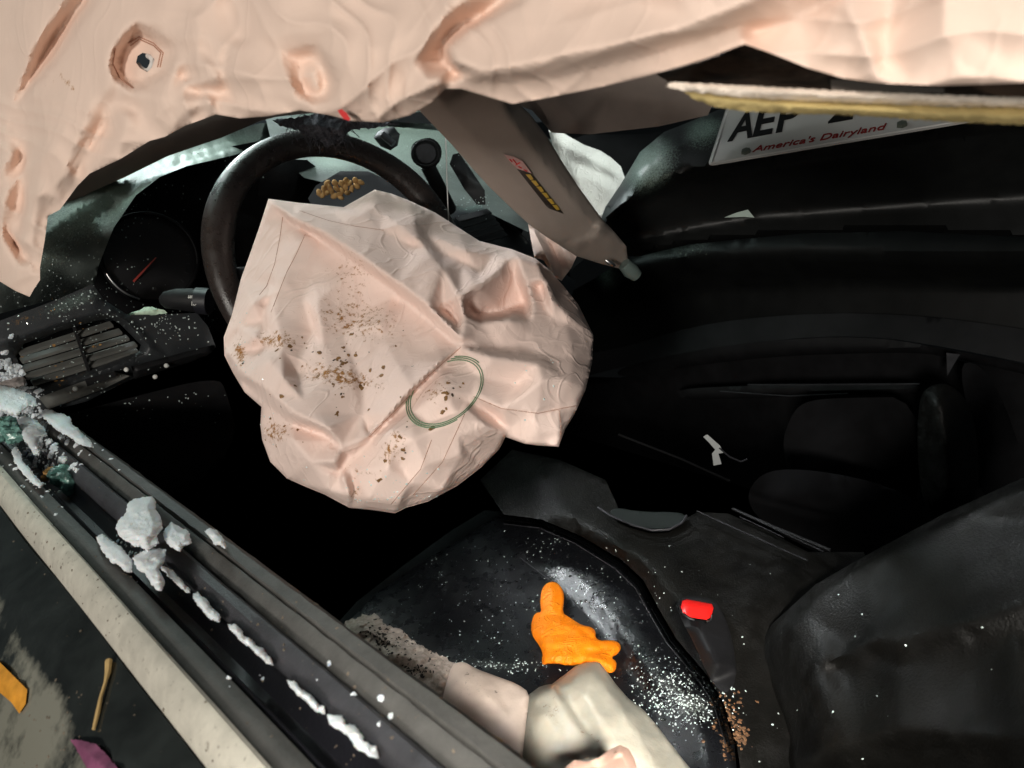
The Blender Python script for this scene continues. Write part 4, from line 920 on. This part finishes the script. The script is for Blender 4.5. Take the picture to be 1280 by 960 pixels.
# ================================================================== DRIVER SEAT
ds = empty('driver_seat', CAM + Vector((.5, .45, -.9)), 'wet black leather driver seat with glossy side bolster strewn with glass', 'car seat')
sb_ = pl(z=-.62)
seat = relief('cushion', [(400, 820, -3), (425, 788, -2), (470, 742, -.6), (524, 705, -.4), (580, 672, -.4), (612, 650, -.4), (630, 644, -.6), (674, 650, 1.5), (722, 670, .2), (775, 702, .0), (801, 727, .0), (820, 761, .0), (842, 799, .0), (880, 844, .0), (901, 877, .0), (918, 930, 2), (925, 1010, 2), (480, 1010, 0), (400, 900, -2)],
    [[(432, 790, -1), (475, 742, 0), (524, 706, .4), (580, 672, .4), (620, 650, 0)],
     [(662, 668, 1.3), (700, 684, 1.8), (745, 712, 2.0), (785, 750, 2.0), (815, 800, 2.0), (850, 855, 2.0), (878, 910, 2.0), (890, 990, 2.0)],
     [(650, 690, .2), (690, 718, -.4), (735, 762, -.6), (775, 812, -.6), (805, 860, -.6), (830, 940, -.6)],
     [(678, 695, .8), (725, 728, 1.1), (770, 778, 1.1), (815, 850, 1.1)],
     [(520, 760, -.2), (620, 740, -.8), (680, 780, -.9), (700, 850, -.9)], [(470, 800, -.2), (560, 840, -.8), (640, 860, -.9)]],
    sb_, M['leather'], ds, 5, 5, .10, soft=((14, .18, 3),), attrs={'dirt_gleam': [(860, 880, 50, 24, 20, .34), (840, 860, 60, 18, 40, .3), (790, 790, 120, 16, 52, .12), (620, 832, 60, 8, 3, .3), (550, 680, 40, 20, -30, .1)]})
relief('seat_front', [(390, 815, -8), (446, 752, -9), (508, 704, -9), (566, 662, -9), (606, 638, -8), (626, 640, -4), (634, 648, -1.4), (614, 656, -1), (582, 677, -1), (526, 710, -1), (474, 747, -1), (430, 792, -2)], [], sb_, M['void'], ds, 6, 2, .04, soft=((16, .3, 3),))
stt = bvh([seat])
for off in (0, 5):
    on_line('piping', [(630, 650 + off), (674, 655 + off), (720 - off * .4, 674 + off), (772 - off * .6, 706 + off), (798 - off * .8, 730 + off), (816 - off, 763 + off * .5), (838 - off, 801 + off * .4), (876 - off, 846 + off * .4), (897 - off, 879), (912 - off, 930)], .0009, M['greyd'] if off else M['black'], ds, stt, .0006)
on_line('seam', [(650, 697), (690, 727), (735, 770), (775, 818)], .0007, M['greyd'], ds, stt, .0005)
def sbase(px, py): return .80 - max(0, px - 930) * .00048 - max(0, py - 650) * .00035
back = relief('backrest', [(1360, 560, -4), (1240, 615, -4), (1180, 642, -4), (1090, 690, -5), (1020, 730, -6), (965, 780, -7), (935, 830, -8), (925, 900, -8), (925, 1010, -8), (1360, 1010, 0)],
    [[(1360, 575, 0), (1280, 608, 0), (1126, 681, -1), (1040, 727, -2), (985, 785, -3.5)], [(1360, 640, 2), (1200, 710, 1), (1100, 770, 0), (1040, 830, -1.5)],
     [(1300, 745, 2.6), (1216, 780, 2.4), (1171, 785, 2.2), (1126, 803, 1.8), (1092, 797, 1.2), (1017, 838, -.6)],
     [(1300, 775, 1.6), (1216, 806, 1.4), (1171, 813, 1.2), (1126, 832, .8), (1080, 840, -.2)],
     [(1000, 960, -1), (1062, 926, .8), (1126, 911, 1.4), (1205, 919, 1.8), (1300, 925, 2)], [(1062, 950, -.5), (1126, 930, .2), (1205, 936, .6)],
     [(1108, 824, 0), (1085, 870, .2), (1070, 920, .4)], [(1220, 800, 1), (1215, 880, 1.2), (1200, 915, 1.4)]],
    sbase, M['leather2'], ds, 6, 3, .08, soft=((10, .25, 3), (30, .08, 1)), crum=((10, .12, 3, 9), (40, .05, 3, 4)))


# buckle
bu = empty('seat_belt_buckle', at(885, 800, .80), 'black seat belt buckle with bright red release button beside the driver seat', 'buckle')
relief('buckle_body', [(846, 757, -.5), (853, 746, -.5), (870, 745, -.5), (893, 750, -.5), (904, 765, -1), (916, 800, -1.5), (922, 850, -2), (905, 870, -2.5), (885, 845, -2), (868, 805, -1.5), (852, 775, -.6)],
    [[(875, 790, .8), (895, 830, .5)]], pl(z=-.51), M['black'], bu, 4, 2, .03, round_out=1)
relief('release_button', [(851, 759, 0), (853, 751, 0), (858, 749, 0), (890, 755, 0), (892, 760, 0), (889, 771, 0), (883, 775, 0), (864, 772, 0), (854, 766, 0)], [[(860, 756, .5), (886, 760, .5)], [(857, 765, .2), (885, 770, .2)]], pl(z=-.500), M['red'], bu, 3, 1, .006)
tube('button_surround', [at(p[0], p[1], pl(z=-.499)(*p)) for p in ((849, 757), (851, 765), (862, 773), (868, 775))], .0009, M['chrome'], bu, 6)
tube('button_surround', [at(p[0], p[1], pl(z=-.499)(*p)) for p in ((884, 777), (889, 775), (890, 769))], .0009, M['chrome'], bu, 6)

# orange glove
def G(l): return [(620 + p[0] / 4, 700 + p[1] / 4, *p[2:]) for p in l]
gb = pl(z=-.612)
gl = relief('glove', G([(226, 262, .4), (221, 220, .2), (223, 180, .2), (230, 145, .2), (245, 122, .2), (273, 108, .2), (300, 112, .2), (320, 128, .2), (338, 160, .2), (341, 200, .2), (332, 264, .4), (365, 285, .2), (400, 308, .1), (430, 326, 0), (478, 335, .2), (500, 358, .2), (497, 388, .2), (520, 404, .2), (560, 400, .2),
        (600, 405, .2), (622, 422, .2), (624, 445, .2), (608, 472, .1), (575, 488, .4), (604, 508, .2), (602, 540, .2), (590, 560, .2), (566, 566, .2), (540, 550, .4), (520, 530, .6), (500, 514, .6), (450, 514, .2), (415, 522, .2), (370, 530, 0), (330, 524, .2), (270, 516, 0), (232, 528, 0), (229, 500, 0), (233, 470, .2),
        (218, 430, .2), (190, 395, .2), (176, 360, .2), (175, 325, .2), (186, 280, .2), (205, 262, .3)]),
    [[(q[0], q[1], q[2] * .7) for q in G(l)] for l in [[(280, 130, 1.6), (285, 180, 1.7), (280, 240, 1.5)], [(232, 268, 1.4), (280, 270, 1.0), (330, 270, 1.3)], [(250, 300, 2.2), (320, 310, 2.4), (400, 350, 2.0), (470, 400, 1.6)],
     [(200, 330, 1.4), (230, 390, 1.8), (260, 470, 1.2)], [(330, 400, 2.2), (420, 440, 2.0), (510, 440, 1.4), (600, 430, 1.3)], [(480, 460, .7), (540, 450, .6), (575, 486, .4)],
     [(420, 480, 1.6), (500, 490, 1.8), (580, 530, 1.5)], [(440, 340, 1.2), (480, 370, 1.2)], [(435, 356, .7), (480, 395, .7)], [(260, 500, .8), (340, 480, 1.3), (400, 500, 1.2)], [(350, 470, 1.8), (400, 460, 1.4)], [(540, 420, 1.2), (520, 440, .9)]]],
    gb, M['orange'], None, 2.2, 2, .004, round_out=1, soft=((50, .14, 4), (110, .06, 2)), crum=((45, .26, 3, 6), (110, .07, 3, 2)), attrs={'dirt_gleam': [(690, 787, 4, 2, 0, .4), (678, 825, 5, 3, 0, .3), (705, 802, 20, 14, 0, .1)]}, edge=.35, sharp=70)
tag(gl, 'bright orange rubber glove lying crumpled on the wet black seat cushion', 'glove')

# milky film, flap, scraps on the seat
mk = relief('torn_plastic_cover', G([(500, 508, 1), (520, 515, 1), (545, 545, .5), (570, 580, .3), (600, 622, 0), (660, 690, 0), (740, 752, 0), (800, 822, 0), (860, 900, 0), (930, 990, 0), (1010, 1090, 0), (1040, 1180, 0), (160, 1180, 0), (130, 1050, .5), (124, 960, 0), (126, 850, 0), (130, 740, 0), (142, 700, .4), (165, 672, .4), (215, 635, .5),
        (250, 624, .8), (280, 620, 1), (340, 575, .8), (400, 528, .8), (450, 512, 1)]),
    [G(l) for l in [[(280, 628, 4.6), (325, 690, 5.2), (380, 780, 5.0), (430, 850, 4.6), (520, 935, 4.4)], [(292, 640, 2.6), (345, 700, 3.2), (402, 790, 3.0), (455, 865, 3.2), (530, 930, 3.6)],
     [(200, 680, 3.6), (240, 760, 4.4), (300, 860, 3.8), (340, 960, 3.4)], [(160, 760, 2.2), (180, 880, 2.2), (190, 1000, 1.8)], [(480, 560, 4), (460, 680, 5.2), (520, 800, 5), (600, 900, 4)], [(560, 640, 3.4), (640, 760, 4), (740, 900, 3), (820, 1060, 2)],
     [(420, 560, 3.4), (370, 620, 3.8)], [(220, 740, 3.2), (300, 745, 4.2), (350, 790, 4.2)]]],
    pl(z=-.60), M['milky'], None, 3.4, 4, .006, soft=((20, .25, 4), (60, .12, 2)), crum=((14, .15, 3, 3),), attrs={'dirt_gleam': [(690, 890, 16, 26, -30, .28), (735, 920, 30, 20, 30, .22), (757, 842, 5, 10, 0, .2), (760, 865, 12, 8, 0, .22), (705, 865, 26, 6, -30, .25), (660, 900, 8, 40, 0, .18), (860, 950, 40, 14, 20, .2)]}, edge=.5, sharp=75)
tag(mk, 'wet milky white torn plastic cover folded on the driver seat at bottom centre', 'plastic cover')
fl = relief('beige_flap', [(565, 831, 0), (572, 828, 0), (580, 827, 0), (595, 836, .2), (620, 845, .3), (647, 855, .3), (662, 866, .2), (660, 885, 0), (656, 920, 0), (651, 960, 0), (600, 930, 0), (552, 880, 0), (556, 860, 0)],
    [[(580, 845, 1.2), (610, 870, 1.4), (640, 900, 1)], [(597, 840, .9), (625, 862, .6), (655, 872, .5)], [(560, 865, .6), (575, 880, .4)]], pl(z=-.56), M['flap'], None, 3, 2, .012, round_out=1, soft=((30, .3, 3),), edge=.3, attrs={'dirt_gleam': [(600, 860, 50, 30, 20, .2), (620, 865, 4, 3, 0, .4), (585, 843, 5, 3, 0, .35)]})
tag(fl, 'dirty beige padded flap leaning between the door ledge and the milky plastic cover', 'flap')
ps_ = relief('pink_scrap', [(703, 962), (718, 950), (735, 952), (748, 948), (760, 938), (775, 931), (786, 936), (793, 948), (800, 975), (700, 990)], [[(720, 962, 1), (750, 958, .4), (775, 942, 1.6), (785, 955, 1)]], const(.50), M['pink'], None, 3, 2, .006, soft=((50, .2, 1),), attrs={'dirt_gleam': [(772, 940, 10, 6, 0, .3)]})
tag(ps_, 'small pink fabric scrap at the bottom edge in front of the milky plastic cover', 'fabric scrap')
def straw(name, pts, r, label, cat, mt=None, taper=None, depth=None, lift=.0):
    q = [at(p[0], p[1], p[2]) for p in pts]
    o = tube(name, q, r, mt or M['straw'], None, 7, taper=taper); tag(o, label, cat); return o
straw('dry_straw', [(556, 880, .435), (580, 897, .43), (605, 915, .425), (626, 928, .42), (640, 944, .415)], .0013, 'long dry straw stem along the inner edge of the door ledge', 'straw', taper=[.7, .9, 1, 1.2, .6])
straw('straw_tuft', [(600, 932, .42), (612, 928, .42), (628, 936, .42), (646, 950, .41)], .0024, 'short frayed pale straw tuft at the end of the long straw', 'straw', taper=[.4, 1.1, .8, .5])
# tan leaves by the buckle
for pts, lb_ in (([(888, 835), (893, 840), (897, 848), (892, 849), (888, 843)], 'small pointed tan leaf piece standing beside the seat bolster'), ([(896, 848), (903, 847), (905, 841), (909, 845), (916, 847), (908, 853), (902, 856)], 'star shaped tan leaf piece right of the pointed leaf by the seat bolster')):
    o = relief('leaf_piece', pts, [], pl(z=-.535), M['leaf'], None, 3, 0, .0006); tag(o, lb_, 'leaf')
# rusty litter beside the bolster
lt = bvh([seat, back] + [o for o in co_.children if o.name.startswith('console_body')])
o = crumbs('litter', [(912, 905, 9, 20, 150), (918, 925, 8, 8, 80), (900, 870, 6, 12, 40)], mat('rusty_litter', (.16, .08, .035), .8, vary=.6, vscale=200), .0022, lt, None, 5, flat=.5); tag(o, 'rusty crumbs gathered in the gap beside the seat bolster', 'litter')

# ================================================================== dirty snow on the seat's outer edge
o = relief('dirty_snow', [(425, 790), (432, 776), (455, 768), (470, 768), (482, 780), (500, 786), (515, 800), (535, 812), (560, 824), (575, 834), (566, 850), (556, 872), (552, 884), (510, 862), (470, 830), (440, 808)],
    [[(450, 782, 1), (500, 812, 1.4), (545, 845, 1)], [(470, 800, .2), (482, 806, -.4)], [(520, 838, -.3), (535, 846, -.4)]], pl(z=-.585), M['dsnow'], None, 2.6, 1, .02, soft=((50, .7, 2), (140, .5, 3)), jag=2,
    attrs=None)
tag(o, 'speckled patch of dirty grey snow between the door ledge and the seat', 'snow', kind='stuff')
dst = bvh([o])
o2 = crumbs('soil_specks', [(495, 800, 25, 18, 130), (478, 795, 6, 8, 50), (520, 838, 14, 6, 60)], mat('soil', (.02, .015, .012), .9), .0022, dst, None, 8, flat=.6); tag(o2, 'dark soil specks over the dirty snow patch', 'soil')

# ================================================================== SNOW on the door ledge
def snow_clump(name, pts, label, seed, smat=None, amp=1, freq=70):
    parts = []; rnd = random.Random(seed)
    for (px, py, r, zz) in pts:
        r *= 1.4 if name == 'snow_clump' else 1.05; c = at(px, py, pl(z=zz)(px, py))
        for k in range(4):
            s = r * rnd.uniform(.5, 1.1)
            parts.append((c + Vector((rnd.uniform(-1, 1), rnd.uniform(-1, 1), rnd.uniform(-.4, .3))) * r * .6, (s * rnd.uniform(.8, 1.3), s * rnd.uniform(.8, 1.3), s * rnd.uniform(.35, .6))))
    o = bm_obj(name, blob_bm(parts, seed, .15, freq, 2), None)
    md = o.modifiers.new('r', 'REMESH'); md.mode = 'VOXEL'; md.voxel_size = .0011; md.use_smooth_shade = True
    bpy.context.view_layer.update()
    me = bpy.data.meshes.new_from_object(o.evaluated_get(bpy.context.evaluated_depsgraph_get()))
    o.modifiers.clear(); old = o.data; o.data = me; bpy.data.meshes.remove(old)
    nr = [v.normal.copy() for v in me.vertices]
    for v, n_ in zip(me.vertices, nr):
        d = noise.fractal(v.co * 95 + Vector((seed, 0, 0)), .7, 2.1, 5) * (.0036 if name == 'snow_clump' else .0022) + (abs(noise.noise(v.co * 500)) - .2) * .0007
        v.co += n_ * d * amp
    bb_ = bmesh.new(); bb_.from_mesh(me)          # keep the one connected body
    seen = set(); best = []
    bb_.verts.ensure_lookup_table()
    for v in bb_.verts:
        if v.index in seen: continue
        st_ = [v]; comp = []; seen.add(v.index)
        while st_:
            q = st_.pop(); comp.append(q)
            for e in q.link_edges:
                t = e.other_vert(q)
                if t.index not in seen: seen.add(t.index); st_.append(t)
        if len(comp) > len(best): best = comp
    bs_ = set(best); bmesh.ops.delete(bb_, geom=[v for v in bb_.verts if v not in bs_], context='VERTS')
    bb_.to_mesh(me); bb_.free(); me.materials.clear(); me.materials.append(smat or M['snow'])
    me.polygons.foreach_set('use_smooth', [True] * len(me.polygons))
    tag(o, label, 'snow', group='snow lumps along the door ledge'); return o
Z = -.300
def snow_patch(pts, label, z=-.292, hgt=.7, smat=None, seed=0, th=.010, name='snow_clump'):
    cxm = sum(p[0] for p in pts) / len(pts); cym = sum(p[1] for p in pts) / len(pts)
    inner = [(cxm + (p[0] - cxm) * .55, cym + (p[1] - cym) * .55, hgt) for p in pts]
    o = relief(name, [(*p, 0) for p in pts], [inner + inner[:1]], pl(z=z), smat or M['snow'], None, 1.8, 1, th, soft=((90, .26, seed), (230, .13, seed + 3), (600, .05, seed + 5)), jag=.9, edge=.35)
    return tag(o, label, 'snow', group='snow lumps along the door ledge')
snow_patch([(144, 660), (148, 650), (157, 641), (159, 630), (166, 624), (180, 621), (190, 620), (195, 627), (194, 636), (200, 645), (204, 660), (196, 670), (199, 679), (184, 690), (176, 683), (169, 684), (150, 671)], 'biggest compact white snow clump on the door ledge, left of centre', -.285, 1.0, seed=1, th=.014)
snow_patch([(204, 664), (214, 652), (222, 657), (236, 664), (240, 679), (230, 683), (225, 690), (212, 683), (205, 675)], 'greyish snow clump touching the right side of the biggest clump', -.29, .6, seed=2)
snow_patch([(120, 671), (128, 667), (138, 675), (150, 682), (165, 699), (165, 716), (155, 714), (148, 706), (140, 704), (128, 690)], 'icy translucent snow clump just below and left of the biggest clump', -.297, .45, seed=3)
snow_patch([(165, 697), (176, 690), (188, 684), (208, 687), (206, 701), (199, 712), (206, 727), (202, 739), (195, 737), (188, 729), (182, 718), (172, 712)], 'hanging snow clump directly below the biggest clump', -.294, .6, seed=4)
snow_patch([(255, 664), (262, 660), (270, 662), (281, 675), (283, 687), (276, 682), (268, 681), (262, 672)], 'small snow clump on the inner rim of the ledge right of the biggest clump', -.29, .4, seed=5)
snow_patch([(50, 518), (56, 511), (64, 512), (72, 516), (80, 517), (88, 522), (90, 530), (98, 535), (105, 544), (113, 550), (117, 560), (108, 558), (99, 556), (88, 547), (74, 540), (61, 529)], 'elongated snow ridge on the inner rim near the air vent', -.29, .6, seed=6)
snow_patch([(-20, 452), (0, 456), (10, 461), (17, 460), (24, 466), (33, 474), (30, 482), (20, 486), (0, 486), (-20, 484)], 'pinkish snow heap highest up the ledge at the left edge', -.25, .8, mat('pink_snow', (.50, .43, .40), .8, vary=.25, bump=.8), 7)
snow_patch([(-20, 482), (0, 481), (13, 484), (24, 488), (34, 491), (44, 498), (47, 507), (36, 508), (28, 514), (20, 520), (6, 514), (-20, 512)], 'broad white snow heap at the left edge below the pinkish heap', -.247, .9, seed=8)
snow_patch([(22, 524), (31, 520), (44, 524), (54, 533), (60, 545), (50, 546), (48, 553), (50, 568), (42, 569), (36, 558), (30, 550), (24, 539)], 'white snow streak running down the ledge under the broad heap', -.288, .7, seed=9)
snow_patch([(14, 562), (20, 558), (26, 566), (28, 576), (36, 584), (46, 596), (54, 606), (50, 610), (40, 604), (28, 592), (18, 578)], 'string of small snow lumps beside the pale moulding', -.297, .35, seed=10)
for seg_i, (a, b, r, lbl) in enumerate((((200, 706), (238, 742), 4.5, 'short snow streak lying in the window channel under the biggest clump'), ((241, 742), (274, 778), 7, 'second snow streak in the window channel counting down from the biggest clump'), ((284, 780), (342, 832), 6, 'long snow streak midway down the window channel'), ((358, 850), (406, 893), 6, 'snow streak in the window channel just above the lowest one'), ((408, 893), (474, 948), 10, 'lowest and widest snow streak in the window channel'))):
    rr = random.Random(40 + seg_i); k = 9; dx, dy = b[0] - a[0], b[1] - a[1]; L_ = math.hypot(dx, dy); nx, ny = -dy / L_, dx / L_
    up_s = [(a[0] + dx * t / k + nx * r * rr.uniform(.35, 1.1), a[1] + dy * t / k + ny * r * rr.uniform(.35, 1.1)) for t in range(1, k)]
    dn_s = [(a[0] + dx * t / k - nx * r * rr.uniform(.4, 1.5), a[1] + dy * t / k - ny * r * rr.uniform(.4, 1.5)) for t in range(k - 1, 0, -1)]
    snow_patch([a] + up_s + [b] + dn_s, lbl, -.308, .45, seed=50 + seg_i, th=.008, name='snow_streak')
# glued lumps of green glass
gg = empty('glass_lump', at(78, 600, .7), 'green lump of shattered window glass on the ledge beside the snow', 'broken glass')
bm = blob_bm([(at(80, 598, .80), (.012, .009, .012)), (at(86, 606, .79), (.008, .007, .012)), (at(74, 594, .80), .008)], 5, .5, 90, 3)
bm_obj('glass_body', bm, M['gglass'], gg, False)
bm = blob_bm([(at(62, 590, .80), (.006, .005, .005)), (at(58, 597, .80), .005)], 6, .4, 90, 2); bm_obj('orange_grit', bm, M['leaf'], gg)
bm = blob_bm([(at(6, 535, .86), (.012, .010, .014)), (at(16, 545, .85), (.010, .009, .010))], 8, .6, 90, 3); o = bm_obj('glass_lump', bm, M['gglass'], None, False); tag(o, 'green glass lump half under the snow at the very left edge', 'broken glass')
o = crumbs('snow_crumbs', [(20, 510, 20, 22, 240), (45, 560, 18, 20, 130), (60, 600, 14, 16, 60), (170, 690, 18, 14, 30), (95, 545, 14, 9, 30), (330, 830, 50, 40, 6), (450, 900, 40, 26, 4), (130, 570, 20, 16, 10)], M['snow'], .0019, bvh(parts_door + [o for o in dash.children if o.name.startswith('vent_panel')]), None, 12, flat=.8, sub=2); tag(o, 'loose snow crumbs sprinkled along the door ledge', 'snow')
t2_ = bvh(parts_door + [o for o in dash.children if o.name.startswith('vent_panel')])
o = crumbs('snow_grains', [(16, 495, 14, 20, 170), (40, 545, 14, 18, 80), (70, 575, 16, 14, 40), (5, 470, 10, 16, 50)], M['snow'], .0042, t2_, None, 14, flat=.8, sub=2); tag(o, 'coarse snow grains around the heap at the left edge', 'snow')
o = crumbs('grit', [(140, 700, 60, 50, 60), (420, 900, 70, 50, 60), (60, 900, 50, 40, 60), (300, 760, 80, 70, 60), (110, 640, 60, 60, 60)], mat('grit', (.14, .11, .08), .8, vary=.5), .0012, door_tree, None, 13, flat=.6); tag(o, 'brown grit along the door ledge', 'grit')

# things on the outer skin
def skin(px, py, lift=.002):
    h = hit(door_tree, px, py, lift); return h[0] if h else at(px, py, .4)
def skind(px, py): 
    p = skin(px, py, .0025) - CAM; return p.dot(-bk)
o = tube('twig', [skin(*p, .004) for p in ((136, 826), (135, 840), (132, 852), (126, 872), (122, 892), (117, 912))], .0013, M['straw'], None, 7, taper=[1.8, 1.5, .8, .9, 1.1, .8]); tag(o, 'tan splinter with a thick head lying upright on the wet paint', 'splinter')
o = relief('orange_leaf', [(-20, 815, .3), (0, 828, .4), (18, 846, .4), (34, 862, .3), (32, 880, 0), (24, 892, 0), (14, 878, .2), (0, 866, .3), (-20, 855, .2)], [[(-10, 842, .8), (20, 868, .5)]], skind, M['oleaf'], None, 3, 1, .001, crum=((60, .35, 4, 2),)); tag(o, 'curled orange leaf at the left edge on the wet paint', 'leaf')
o = relief('purple_scrap', [(88, 924, .2), (104, 926, .4), (120, 930, .4), (135, 945, .3), (150, 965, .2), (130, 985, .1), (108, 960, .2)], [[(105, 938, .8), (130, 960, .6)]], skind, M['purple'], None, 3, 1, .001, crum=((60, .5, 4, 4),), jag=1); tag(o, 'crumpled purple scrap near the bottom left corner', 'scrap')

# ================================================================== GLASS CRUMBS (uncountable sparkles)
allt = bvh([seat, back] + [o for o in dash.children if o.type == 'MESH'] + [o for o in co_.children if o.type == 'MESH'])
o = crumbs('glass_crumbs', [(600, 740, 60, 40, 70), (545, 690, 35, 25, 60), (640, 790, 60, 25, 60), (620, 832, 60, 5, 130), (740, 750, 45, 35, 70), (860, 880, 30, 16, 380), (835, 850, 26, 20, 260), (680, 680, 20, 12, 50),
     (820, 700, 50, 40, 12), (920, 720, 60, 60, 12), (1100, 800, 120, 90, 10), (1000, 900, 60, 40, 12)], M['glass'], .0012, allt, None, 21, flat=.8); tag(o, 'tiny sparkling crumbs of window glass scattered over the seats', 'broken glass')
o = crumbs('glass_dust', [(90, 380, 50, 24, 180), (210, 405, 40, 16, 120), (140, 250, 50, 24, 150), (230, 195, 50, 8, 90), (60, 320, 50, 28, 120), (200, 490, 50, 25, 60), (590, 256, 20, 6, 60), (490, 168, 40, 12, 50), (100, 450, 60, 30, 70), (560, 190, 15, 20, 30)], M['glass'], .0012, allt, None, 22, flat=.8); tag(o, 'fine glass crumbs sprinkled over the dashboard', 'broken glass')
o = crumbs('tan_flakes', [(119, 433, 3, 2, 3), (80, 460, 10, 6, 3), (78, 478, 6, 6, 6), (60, 395, 50, 12, 5), (40, 440, 25, 12, 4)], M['leaf'], .0026, allt, None, 23, flat=.25); tag(o, 'tan leaf flakes caught in the side air vent', 'leaf flakes')
# water drops on the bolster
o = crumbs('water_drops', [(740, 725, 30, 24, 60), (780, 770, 24, 24, 50), (700, 685, 20, 12, 25), (820, 820, 24, 20, 30)], mat('water', (.02, .022, .025), .05, .8, vary=0), .0022, stt, None, 31, flat=.45, sub=2); tag(o, 'round water drops beaded on the glossy seat bolster', 'water drops')
o.data.polygons.foreach_set('use_smooth', [True] * len(o.data.polygons))
